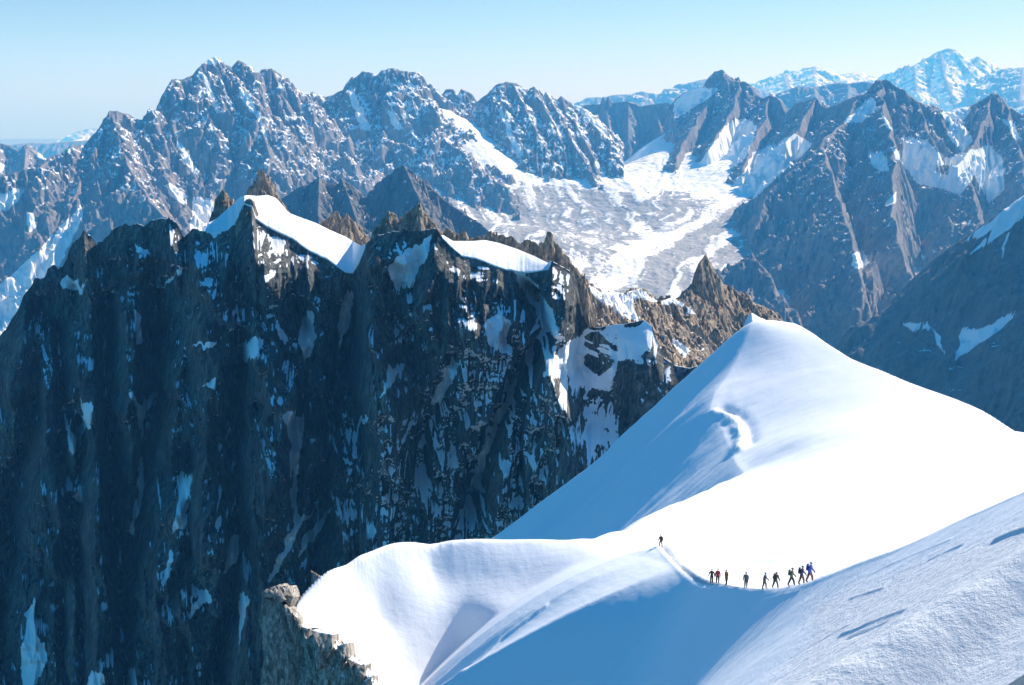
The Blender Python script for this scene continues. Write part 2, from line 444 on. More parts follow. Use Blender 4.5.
def build_snow():
    A, B = [], []
    sky = pts(SKYLINE)
    def cone(lst, where):
        for T in where: T.extend(pts(lst).tolist())
    # shared: crown of the hump, plateau, snow peak
    shared = sky[7:].tolist()
    cone([(1024, 437, 400), (985, 412, 430), (930, 390, 470), (880, 370, 520), (840, 352, 560), (815, 335, 585), (795, 325, 600), (772, 321, 606), (860, 398, 480), (800, 440, 430), (800, 400, 510), (850, 450, 390), (900, 430, 410), (1100, 470, 360),
          (650, 555, 171), (620, 548, 200), (640, 540, 205)], [shared])
    for x_, y_ in ((45, 200), (58, 220), (90, 220), (60, 260), (100, 300), (50, 290), (85, 340), (130, 340), (120, 200), (40, 240), (30, 200)):
        shared.append([x_, y_, -84 - 0.24 * (y_ - 230) + 0.21 * (x_ - 35)])
    A = list(shared); B = list(shared)
    A += CREST.tolist()
    for c in CREST[:14]:                      # the sunny flank of the crest and a hidden level shoulder on the other side
        A += [[c[0] + 3, c[1], c[2] - 0.9], [c[0] - 10, c[1], c[2] - 1.0]]
    for x_, y_ in ((38, 165), (40, 140), (48, 115), (60, 120), (55, 160), (75, 130), (85, 170)):
        A.append([x_, y_, -84 - 0.24 * (y_ - 230) + 0.21 * (x_ - 35)])
    # front of the hump with its hollow and rib
    B += sky[:7].tolist()
    cone([(540, 600, 186), (480, 570, 193), (540, 570, 192), (430, 562, 193), (395, 562, 189), (360, 580, 184), (335, 595, 178), (600, 575, 185), (590, 605, 176),
          (540, 635, 177), (510, 620, 180), (490, 640, 173), (450, 685, 165), (455, 598, 188), (430, 630, 180), (410, 660, 174), (365, 635, 174), (380, 610, 184),
          (520, 660, 169), (500, 690, 161), (560, 690, 158), (450, 710, 165), (560, 660, 168), (620, 690, 155)], [B])
    A += [[45, 40, -13], [60, 40, -21], [90, 60, -36], [60, 80, -40], [90, 100, -50], [120, 130, -60], [40, 60, -21], [42, 85, -36], [34, 30, -4]]
    A = np.array(A); B = np.array(B)
    TA = tps(A[:, :2], A[:, 2], 1e-6); TB = tps(B[:, :2], B[:, 2], 1e-6)
    cy = CREST[:, 1]
    LOBE, RIM = pts([(516, 629, 177)])[0], pts([(354, 640, 171)])[0]
    def h0(X, Y):
        xc = np.interp(Y, np.r_[0, cy, 198, 230], np.r_[32, CREST[:, 0], 20, 19])
        zc = np.interp(Y, np.r_[0, cy, 260], np.r_[CREST[0, 2] + 0.5 * cy[0], CREST[:, 2], CREST[-1, 2] - 0.36 * (260 - cy[-1])])
        k = np.interp(Y, [0, 60, 85, 97, 110, 122, 141, 147, 153, 162, 185], [0.76, 0.78, 0.82, 0.93, 1.15, 1.35, 1.35, 0.85, 0.38, 0.22, 0.25])
        d = X - xc
        F_ = zc + k * d - 0.012 * d * d * smooth(146, 162, Y)
        ta, tb = TA(X, Y), TB(X, Y)
        # hollow in the front of the hump: a steep shaded side rising to the right, and the rim side sloping into it
        lp = LOBE[2] + 1.4 * (X - LOBE[0]) + 0.05 * (Y - LOBE[1])
        lr = RIM[2] - 1.5 * (X - RIM[0]) + 0.55 * (Y - RIM[1])
        dug = smax(lp, lr, 4.5) - 6.5 + 0.06 * np.clip(Y - 171, 0, 60) ** 2
        tb = -smax(-tb, -dug, 4.5)
        hump = smax(F_, tb, 0.8)
        r = 0.5 + 9 * smooth(150, 185, Y)    # the crest is sharp near the saddle and broad beyond it
        wgt = smooth(-r, r, d)
        near = Y < 168
        left = np.where(near, hump, np.maximum(hump, tb))
        # sharp side: the lower of flank and sunny side, so the crest stays an edge
        h = left * (1 - wgt) + ta * wgt
        h = np.where(d > 0, np.where(near, np.minimum(h, zc + 0.3), h), h)
        return h
    SL = resample(sky, 420)
    SL[:, 2] = h0(SL[:, 0][None], SL[:, 1][None])[0]
    def h(X, Y):
        z = h0(X, Y)
        best = np.full(X.shape, 1e12); sd = np.zeros(X.shape); zs = np.zeros(X.shape)
        for P, Q in zip(SL[:-1], SL[1:]):
            ex, ey = Q[0] - P[0], Q[1] - P[1]; l2 = ex * ex + ey * ey + 1e-9
            t = np.clip(((X - P[0]) * ex + (Y - P[1]) * ey) / l2, 0, 1)
            dx, dy = X - P[0] - t * ex, Y - P[1] - t * ey
            d2 = dx * dx + dy * dy
            m = d2 < best
            best = np.where(m, d2, best)
            sd = np.where(m, ex * dy - ey * dx, sd)
            zs = np.where(m, P[2] + t * (Q[2] - P[2]), zs)
        d = np.sqrt(best)
        w = np.interp(Y, [150, 179, 200, 300, 420, 470, 560, 640], [0.3, 0.6, 2.5, 3, 3, 6, 9, 4])
        kk = np.interp(Y, [150, 177, 183, 200, 420, 520, 600, 700], [16.0, 14.0, 1.2, 0.9, 0.92, 1.0, 1.02, 1.0])
        far_d = np.clip(d - 85, 0, None) * smooth(440, 500, Y)
        drop = zs - kk * (np.sqrt(d * d + w * w) - w) + (kk - 0.86) * far_d
        z = np.where((sd > 0) & ((Y > 150) | (X < -11)), np.minimum(z, drop), z)
        # right-hand skyline of the peak and plateau
        r = np.array(sorted(pts([(1180, 500, 330), (1100, 470, 360), (1024, 437, 400), (985, 412, 430), (930, 390, 470), (880, 370, 520), (840, 352, 560), (815, 335, 585), (795, 325, 603), (772, 320, 609)]).tolist()))
        yr = np.interp(X, r[:, 0][::1], r[:, 1])
        over = np.clip(Y - yr, 0, None)
        return z - np.where(X > r[0, 0] - 12, 0.55 * (np.sqrt(over * over + 36) - 6) + 0.0009 * over * over, 0)
    # the swell right in front of the camera
    S = pts([(1180, 470, 47), (1100, 517, 46), (1024, 563, 45), (960, 603, 44), (900, 640, 43), (840, 678, 42), (780, 716, 41)])
    S = np.r_[S, S + [0, 2, -1.1], S + [0, 6, -3.8], S + [0, 12, -8.5], S + [0, -1.5, -0.4], S + [0, -4, -2.3], S + [0, -8, -6.4], S + [0, -12, -11.5]]
    S[:, 2] += 0.5
    TS = tps(S[:, :2], S[:, 2], 1e-5)
    def full(X, Y):
        z = h(X, Y)
        m = Y < 75
        if m.any():
            zz = smax(z[m], TS(X[m][None], Y[m][None])[0] - 0.02 * np.clip(Y[m] - 58, 0, 99) ** 2, 0.9)
            z = z.copy(); z[m] = zz
        return z
    return full

snow_z = build_snow()

def on_snow(lst, lo=38.0, hi=640.0):
    """first point of the snow surface met along the view through each pixel"""
    out = []
    for px_, py_ in lst:
        a_, e_ = az(px_, py_)
        Yq = np.exp(np.linspace(math.log(lo), math.log(hi), 900))[None]
        g_ = snow_z(a_ * Yq, Yq) - e_ * Yq
        i = int(np.argmax(g_[0] > 0))
        if i > 0:
            t = g_[0, i - 1] / (g_[0, i - 1] - g_[0, i]); Yh = Yq[0, i - 1] + t * (Yq[0, i] - Yq[0, i - 1])
        else:
            Yh = Yq[0, i]
        out.append((a_ * Yh, Yh, e_ * Yh))
    return np.array(out, float)

def stroke(X, Y, P, w):
    """0..1 falling off across a traced line on the snow"""
    best = np.full(X.shape, 1e9)
    x0, x1, y0, y1 = P[:, 0].min() - 5 * w, P[:, 0].max() + 5 * w, P[:, 1].min() - 5 * w, P[:, 1].max() + 5 * w
    m = (X > x0) & (X < x1) & (Y > y0) & (Y < y1)
    if not m.any():
        return np.zeros(X.shape)
    bx = np.full(m.sum(), 1e9)
    for A, B in zip(P[:-1], P[1:]):
        ex, ey = B[0] - A[0], B[1] - A[1]
        t = np.clip(((X[m] - A[0]) * ex + (Y[m] - A[1]) * ey) / (ex * ex + ey * ey + 1e-9), 0, 1)
        bx = np.minimum(bx, (X[m] - A[0] - t * ex) ** 2 + (Y[m] - A[1] - t * ey) ** 2)
    best[m] = bx
    return np.exp(-best / (w * w))

STROKES = [(on_snow(l), w, h) for l, w, h in [   # wind lips, slab edges, sluff tracks and the broken cornice: traced line, half width, height
    ([(714, 414), (726, 417), (737, 425), (742, 438), (738, 452)], 3.0, 2.3), ([(724, 409), (738, 414), (748, 428), (750, 444)], 2.6, -1.6),
    ([(842, 636), (858, 630), (880, 620), (905, 611)], 0.22, 0.2), ([(846, 640), (884, 624)], 0.20, -0.16), ([(996, 541), (1010, 535), (1030, 528)], 0.25, 0.24),
    ([(850, 600), (884, 588)], 0.14, 0.12), ([(930, 560), (964, 545)], 0.14, 0.14), ([(790, 660), (850, 625)], 0.12, 0.10), ([(870, 575), (950, 540)], 0.12, 0.10), ([(760, 600), (800, 590)], 0.15, 0.12),
    ([(702, 590), (672, 612), (640, 640), (612, 676)], 0.32, 0.26), ([(545, 606), (500, 640), (455, 684)], 0.45, 0.30), ([(525, 612), (480, 645), (436, 684)], 0.3, 0.2)]]

def path_x(Y):
    return np.interp(Y, CREST[:, 1], CREST[:, 0]) + 0.1 - 0.32 * smooth(130, 142, Y)

def near_detail(X, Y):
    z = 0.35 * fbm(X / 34, Y / 34, 3, 301) + 0.07 * fbm(X / 7, Y / 7, 3, 311)
    # wind-cut ribs, longer across the slope than along it
    u, v = X * 0.94 + Y * 0.34, -X * 0.34 + Y * 0.94
    z = z + 0.035 * fbm(u / 1.2, v / 4.5, 4, 321)
    z = z + smooth(250, 430, Y) * (1.5 * fbm(u / 60, v / 22, 4, 331) + .5 * fbm(u / 14, v / 7, 4, 332)) * smooth(140, 60, X)
    wv = 0.5 + 0.5 * fbm(X / 3, Y / 3, 3, 341)
    for line, w, hgt in STROKES:
        z = z + hgt * stroke(X, Y, line, w) * (0.45 + 0.9 * wv)
    # boot-worn notch along the crest
    tr = np.abs(X - path_x(Y))
    z = z + (-0.22 * np.exp(-(tr / 0.36) ** 2) + 0.10 * np.exp(-((tr - 0.75) / 0.25) ** 2)) * smooth(80, 90, Y) * smooth(176, 168, Y) * (0.8 + .5 * fbm(X / .6, Y / .6, 2, 351))
    # the spur of old tracks leaving the saddle
    return z

def snow_ground(x, y):
    X, Y = np.array([[float(x)]]), np.array([[float(y)]])
    return float((snow_z(X, Y) + near_detail(X, Y))[0, 0])

if want('near'):
    a0 = az(274, 600)[0]; a1 = az(1330, 560)[0]
    a = np.linspace(a0, a1, 1050)[None, :]
    y = np.exp(np.linspace(math.log(36), math.log(720), 1000))[:, None]
    X = a * y; Y = np.broadcast_to(y, X.shape)
    Z = snow_z(X, Y) + near_detail(X, Y)
    P = np.stack([X, Y, Z], -1)
    px, py = proj(P)
    rough = 0.12 + 0.88 * smooth(-6, 30, in_poly(px, py, [(740, 700), (790, 640), (800, 590), (900, 555), (1120, 460), (1120, 720), (740, 720)]) + 14 * fbm(X / 9, Y / 9, 4, 5)) * (Y < 140)
    structure(grid_mesh('snow_ridge', P, M_snow, {'rough': rough}), 'smooth white snow ridge with a trodden crest in the foreground')
    # trodden path along the crest, a thin sheet of packed, slightly dirty snow
    n = 260
    yy = np.linspace(88, 168, n); xx = path_x(yy) + 0.1 * fbm(yy / 3, yy * 0, 2, 352)
    offs = np.linspace(-0.32, 0.32, 5)
    PX = xx[:, None] + offs[None]; PY = np.repeat(yy[:, None], 5, 1)
    PZ = snow_z(PX, PY) + near_detail(PX, PY) + 0.02 - 0.05 * (np.abs(offs)[None] > .3)
    structure(grid_mesh('path', np.stack([PX, PY, PZ], -1), plain('packed_snow', (0.52, 0.53, 0.55), .85, .15, 6)))
    massif('snow_tip', [dict(p=[(746, 318, 654), (751, 312.5, 655), (760, 318, 655), (772, 325, 655)], s=(4.5, .6)), dict(p=[(751, 312.5, 655), (754, 330, 640)], s=(3.0, .5))], (726, 785), (630, 690), 70, M_snow, lam=14, flute=1.2, rough=1.5, jag=.5, seed=33, fade=10, dpx=.7, zmin=-160, label='small bright snow cone peeking over the snow peak')
# ------------------------------------------------------------------ the big shaded rock wall
RIM = [(-320, 640, 2300), (-200, 520, 2180), (-80, 400, 2050), (-20, 352, 2020), (0, 338, 2000), (13, 318, 1990), (26, 293, 1985), (35, 279, 1980), (44, 279, 1975), (48, 270, 1970), (53, 265, 1970), (58, 270, 1965), (63, 268, 1960), (70, 249, 1950), (76, 240, 1940), (84, 232, 1930),
       (90, 236, 1920), (97, 246, 1910), (104, 240, 1900), (112, 232, 1890), (121, 225, 1880), (134, 225, 1860), (145, 226, 1845), (153, 221, 1830), (169, 219, 1800), (176, 224, 1780), (183, 236, 1760), (190, 231, 1745), (197, 228, 1730), (205, 232, 1710), (216, 232, 1690), (228, 228, 1675), (236, 222, 1660), (241, 212, 1650),
       (244, 203, 1645), (252, 206, 1640), (256, 218, 1635), (268, 226, 1620), (280, 232, 1600), (293, 238, 1580), (311, 251, 1550), (328, 259, 1525), (345, 271, 1500), (353, 273, 1485), (358, 264, 1440), (366, 244, 1400), (374, 238, 1375), (386, 234, 1350), (404, 230, 1330), (420, 232, 1310), (437, 229, 1290), (441, 236, 1285),
       (452, 247, 1275), (462, 255, 1265), (480, 259, 1250), (494, 265, 1240), (513, 271, 1225), (525, 273, 1210), (540, 270, 1200), (548, 269, 1195), (552, 261, 1190), (561, 266, 1180), (570, 271, 1175), (575, 276, 1170), (579, 296, 1155), (583, 314, 1140), (588, 327, 1122), (597, 328, 1105), (612, 325, 1090), (624, 324, 1080), (644, 320, 1065),
       (652, 326, 1050), (657, 342, 1020), (664, 358, 1000), (676, 366, 985), (690, 368, 970), (720, 360, 950), (760, 350, 930), (800, 350, 910)]
CREST_SNOW = [(205, 231), (208, 223), (216, 219), (225, 211), (232, 205), (240, 197), (247, 195), (256, 196), (268, 195), (276, 198), (289, 213), (302, 218), (316, 223), (330, 230), (346, 237), (356, 243), (362, 246), (366, 243)]
CREST_SNOW2 = [(439, 234), (443, 235), (453, 241), (473, 241), (485, 240), (499, 243), (517, 249), (534, 256), (548, 263), (552, 260)]
GULLIES = [   # traced couloirs: pixel polyline, depth in metres, half width in pixels
    ([(352, 274), (344, 330), (336, 400), (326, 470), (318, 560), (312, 690)], 60, 16),
    ([(110, 300), (108, 380), (112, 470), (120, 560), (126, 690)], 55, 10),
    ([(40, 300), (34, 380), (20, 470), (10, 560), (0, 690)], 45, 14),
    ([(60, 330), (62, 430), (70, 520), (64, 690)], 40, 9),
    ([(158, 300), (150, 400), (140, 500), (128, 570)], 45, 9),
    ([(240, 330), (232, 420), (236, 500), (228, 600), (215, 690)], 45, 11),
    ([(300, 300), (308, 345), (298, 420), (294, 510)], 40, 10),
    ([(192, 440), (186, 520), (164, 580)], 30, 8),
    ([(432, 236), (412, 280), (400, 340)], 10, 10),
    ([(518, 275), (532, 300), (545, 335), (510, 395), (480, 480), (470, 540)], 60, 13),
    ([(450, 360), (436, 410), (420, 470), (400, 560)], 26, 12),
    ([(82, 420), (80, 520), (86, 690)], 40, 8)]
BUTTRESS = [
    ([(376, 245), (372, 330), (378, 420), (370, 540)], 45, 18),
    ([(462, 262), (470, 310), (462, 360)], 40, 22),
    ([(404, 240), (418, 330), (400, 440), (380, 560)], 25, 20),
    ([(262, 225), (268, 300), (275, 400), (262, 520), (255, 690)], 50, 16),
    ([(200, 235), (205, 330), (196, 420), (205, 520)], 50, 17),
    ([(135, 235), (134, 330), (130, 400)], 45, 14),
    ([(85, 240), (92, 330), (95, 440), (98, 560), (95, 690)], 50, 11),
    ([(20, 310), (12, 400), (-8, 520)], 40, 14),
    ([(172, 360), (168, 460), (160, 560), (170, 690)], 40, 10),
    ([(560, 272), (566, 300), (560, 330)], 25, 10)]
WALL_SNOW = [
    [(432, 234), (425, 262), (411, 285), (397, 290), (388, 268), (409, 253)], [(504, 397), (523, 370), (493, 440), (481, 472), (483, 495), (474, 481), (495, 416)], [(432, 402), (444, 374), (460, 360), (451, 383), (438, 402)],
    [(483, 327), (497, 313), (511, 323), (504, 350), (490, 346)], [(390, 365), (402, 370), (381, 397)], [(360, 420), (367, 418), (355, 442)], [(451, 444), (458, 467), (448, 463)],
    [(511, 268), (528, 274), (540, 290), (554, 312), (558, 334), (545, 332), (532, 305), (522, 286)],
    [(553, 351), (577, 341), (590, 330), (620, 325), (650, 322), (654, 340), (642, 355), (619, 365), (609, 393), (586, 388), (567, 374), (544, 379)],
    [(303, 315), (311, 312), (317, 340), (305, 365), (299, 345)], [(247, 341), (260, 344), (255, 357), (242, 364)], [(284, 415), (304, 413), (304, 438), (299, 462), (295, 506), (291, 506), (292, 445)],
    [(178, 477), (192, 476), (187, 501), (185, 525), (171, 532), (177, 508)], [(169, 548), (172, 550), (165, 582), (162, 580)], [(142, 458), (146, 470), (142, 495), (133, 532), (131, 530), (137, 490)],
    [(20, 649), (34, 597), (37, 635), (48, 656), (36, 692), (22, 692)], [(77, 483), (84, 488), (81, 501), (75, 498)], [(92, 673), (103, 675), (103, 692), (80, 692)], [(319, 505), (302, 522), (281, 563), (271, 584), (268, 582), (285, 540), (302, 516)],
    [(158, 288), (181, 269), (178, 275), (163, 287)], [(200, 388), (215, 376), (213, 388)], [(128, 394), (144, 401), (161, 389), (145, 412), (142, 440), (139, 412)], [(81, 401), (92, 405), (91, 425), (81, 435), (84, 415)],
    [(69, 428), (77, 438), (75, 455), (69, 452)], [(59, 281), (70, 277), (84, 285), (83, 292), (62, 290)], [(275, 321), (289, 344), (281, 340)], [(191, 346), (218, 342), (214, 349)], [(230, 536), (238, 536), (237, 560), (226, 573), (229, 556)],
    [(135, 312), (139, 314), (142, 340), (136, 342)], [(128, 690), (133, 660), (138, 690)], [(240, 345), (262, 335), (258, 350)], [(135, 244), (146, 248), (150, 256), (140, 254)], [(205, 590), (212, 600), (200, 612), (188, 618)], [(240, 592), (249, 596), (244, 625), (238, 640)],
    [(340, 300), (352, 290), (350, 330), (338, 350)], [(300, 540), (330, 510), (322, 530), (296, 560)], [(207, 229), (240, 200), (244, 204), (238, 216), (228, 227), (212, 236)]]
MOTTLED = [(340, 690), (360, 420), (420, 400), (470, 340), (540, 320), (600, 330), (660, 340), (660, 380), (580, 470), (500, 540), (440, 690)]
ROCKY = [[(580, 336), (592, 330), (618, 332), (620, 352), (612, 368), (598, 378), (586, 366)], [(616, 360), (640, 363), (676, 362), (660, 378), (648, 390), (628, 418), (614, 410)]]

def line_dist(px, py, line):
    best = np.full(px.shape, 1e9)
    for (x1, y1), (x2, y2) in zip(line[:-1], line[1:]):
        dx, dy = x2 - x1, y2 - y1
        t = np.clip(((px - x1) * dx + (py - y1) * dy) / (dx * dx + dy * dy), 0, 1)
        best = np.minimum(best, (px - x1 - t * dx) ** 2 + (py - y1 - t * dy) ** 2)
    return np.sqrt(best)

def near_wall(Y):
    return 900 + (Y - 900) * .42 if Y > 900 else Y

def build_wall():
    rim = pts([(x, y, near_wall(Y)) for x, y, Y in RIM]); ra = rim[:, 0] / rim[:, 1]; re = rim[:, 2] / rim[:, 1]
    o = np.argsort(ra); ra, re, ry = ra[o], re[o], rim[o, 1]
    C = 1180
    a = np.linspace(az(-260, 420)[0], az(792, 420)[0], C)
    col_px = W / 2 + F * a * (cp + 0.1 * sp)
    e = np.interp(a, ra, re) + np.interp(col_px, [-70, 200, 240, 362, 372, 432, 444, 560, 600], [.0045, .0045, .001, .001, .0028, .0028, .001, .001, .0006]) * (ridged(a * 95, a * 0, 5, 3, gain=.62) - 0.4)
    y = np.interp(a, ra, ry)
    zr = e * y
    # snow caps that lean back from the rim to a crest
    ey = y.copy(); ee = e.copy()
    for cr in (CREST_SNOW, CREST_SNOW2):
        c = np.array(cr, float); ca, ce = az(c[:, 0], c[:, 1])
        m = (a > ca[0]) & (a < ca[-1])
        c_e = np.interp(a, ca, ce)
        up = np.clip(c_e - e, 0, 1)
        ey = np.where(m, y * (1 + 2.9 * up) , ey)
        ee = np.where(m, np.maximum(c_e, e), ee)
    cap = (ee - e) > 0.0008
    ey = np.where(cap, ey, y + 14); zc = np.where(cap, ee * ey, zr - 3)
    n_face, n_cap, n_back = 640, 60, 40
    rows = []
    t = np.linspace(1, 0, n_face) ** 1.15                       # bottom to rim
    depth = np.interp(col_px, [-70, 200, 350, 560, 640, 792], [950, 800, 620, 470, 360, 300])
    zf = zr[None] - t[:, None] * depth[None]
    cot = np.interp(col_px, [-70, 340, 380, 520, 580, 660, 792], [.34, .34, .30, .36, .75, .8, .85])
    yf = y[None] - (zr[None] - zf) * cot[None]
    # offset of the face along the line of sight in metres, positive = towards the camera
    S = a[None] * 1150 + 0 * zf; Zs = zf
    P = np.stack([a[None] * yf, yf, zf], -1)
    px, py = proj(P)
    wx = 7 * fbm(S / 90, Zs / 160, 4, 71); wy = 5 * fbm(S / 60, Zs / 60, 3, 72)
    off = 120 * (ridged(S / 230 + .7 * fbm(S / 300, Zs / 300, 3, 70), Zs / 700, 3, 61) - .45) + 85 * (ridged(S / 95 + 1.1 * fbm(S / 160, Zs / 170, 3, 73), Zs / 300, 4, 62) - .45)
    off += 34 * (ridged(S / 26 + .6 * fbm(S / 50, Zs / 60, 3, 74), Zs / 150, 4, 63) - .45) + 9 * fbm(S / 30, Zs / 24, 4, 64)
    off += 11 * (ridged(S / 13 + .35 * fbm(S / 30, Zs / 50, 3, 76), Zs / 210, 3, 77) - .45)
    off += 6.5 * (ridged(S / 8 + .8 * fbm(S / 20, Zs / 20, 3, 75), Zs / 34, 3, 65) - .45)
    # broken ledges: the face steps back in places
    led = fbm(S / 140, Zs / 45, 4, 66)
    off += 13 * np.tanh(3 * led) + 6 * np.tanh(4 * fbm(S / 60, Zs / 18, 4, 67))
    for line, dp, hw in GULLIES:
        d = line_dist(px + wx, py, line) / hw
        off -= dp * 1.5 * np.exp(-d * d * 1.5)
    for line, dp, hw in BUTTRESS:
        d = line_dist(px + wx, py, line) / hw
        off += dp * 0.7 * np.exp(-d * d)
    calm = np.interp(col_px, [560, 600, 660], [1, .45, .3])[None]
    top = smooth(0, 0.05, t)[:, None]
    yf = yf - off * (top * 0.93 + 0.07) * calm
    rows.append(np.stack([a[None] * yf, yf, zf], -1))
    k = np.linspace(0, 1, n_cap + 1)[1:, None]
    k2 = np.where(cap[None], k ** 0.9, k)
    yc = y[None] + (ey - y)[None] * k; zcap = zr[None] + (zc - zr)[None] * k2
    Sx = a[None] * 1400
    zcap = zcap + cap[None] * np.sin(k * math.pi) * (2.5 + 3.5 * fbm(Sx / 40, yc / 40, 3, 88)) * np.clip((zc - zr)[None] / 20, 0, 1)
    rows.append(np.stack([a[None] * yc, yc, zcap], -1))
    b = np.linspace(0, 1, n_back + 1)[1:, None]
    yb = ey[None] + b * 500; zb = zc[None] - 560 * b ** 1.15 + 25 * b * (ridged(Sx / 60, yb / 60, 4, 91) - .5)
    rows.append(np.stack([a[None] * yb, yb, zb], -1))
    P = np.concatenate(rows, 0)
    n = grid_normals(P)
    px, py = proj(P)
    N = fbm(P[..., 0] / 22 + P[..., 1] / 60, P[..., 2] / 22, 5, 92, gain=.62)
    N2 = fbm(P[..., 0] / 30 + 9, P[..., 2] / 30 + P[..., 1] / 60, 5, 93, gain=.6)
    N3 = fbm(P[..., 0] / 16 + P[..., 1] / 50, P[..., 2] / 30, 5, 94, gain=.62); N4 = fbm(P[..., 0] / 14 - 4, P[..., 2] / 34 + P[..., 1] / 50, 5, 95, gain=.62)
    mott = smooth(-25, 25, in_poly(px + 12 * N, py + 12 * N2, MOTTLED))
    nz = n[..., 2]
    s = smooth(0.82, 0.96, nz + 0.30 * N + 0.30 * mott)
    N5 = fbm(P[..., 0] / 6 + P[..., 1] / 15, P[..., 2] / 6, 3, 96, gain=.6)
    s = np.maximum(s, smooth(.93, 1.06, nz + .45 * N5 + .15 * N))
    for q in WALL_SNOW:
        s = np.maximum(s, smooth(-1.8, 1.8, in_poly(px + 6.5 * N3 + 2 * N, py + 12 * N4, q) + 2.6 * N + .4))
    for q in ROCKY:
        s = np.minimum(s, 1 - smooth(-4, 6, in_poly(px + 5 * N, py + 5 * N2, q)) * smooth(-.25, .05, N5 + .8 * N + (.35 if len(q) == 7 and q[0][0] > 600 else -.08)))
    row = np.arange(len(P))[:, None]
    capm = (row >= n_face - 3) & cap[None] & (row < n_face + n_cap + 6)
    s = np.where(capm, np.maximum(s, smooth(0.0006, 0.0025, (ee - e))[None] * smooth(-.75, -.35, N + 0.9 * (row > n_face + 4))), s)
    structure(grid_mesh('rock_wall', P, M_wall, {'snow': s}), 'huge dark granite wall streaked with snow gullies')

if want('wall'):
    build_wall()

# ------------------------------------------------------------------ sunlit pinnacles and crags along the top of the wall
def crag(name, ridges, pxr, yr, rows, label, mat=None, lam=15, flute=30, rough=28, jag=13, seed=5, snow=None, fade=12, dpx=0.7):
    if seed < 17:
        back = {11: 75, 12: 75, 14: 130}.get(seed, 0)
        ridges = [dict(r, p=[(x, y, near_wall(Y) + back) for x, y, Y in r['p']]) for r in ridges]; yr = (near_wall(yr[0]) + back, near_wall(yr[1]) + back)
        lam, flute, rough, jag, fade = lam * .75, flute * .75, rough * .75, jag * .75, fade * .75
    return massif(name, ridges, pxr, yr, rows, mat or M_warm, lam=lam, flute=flute, rough=rough, jag=jag, seed=seed, snow=snow, dpx=dpx, fade=fade, zmin=-900, label=label)

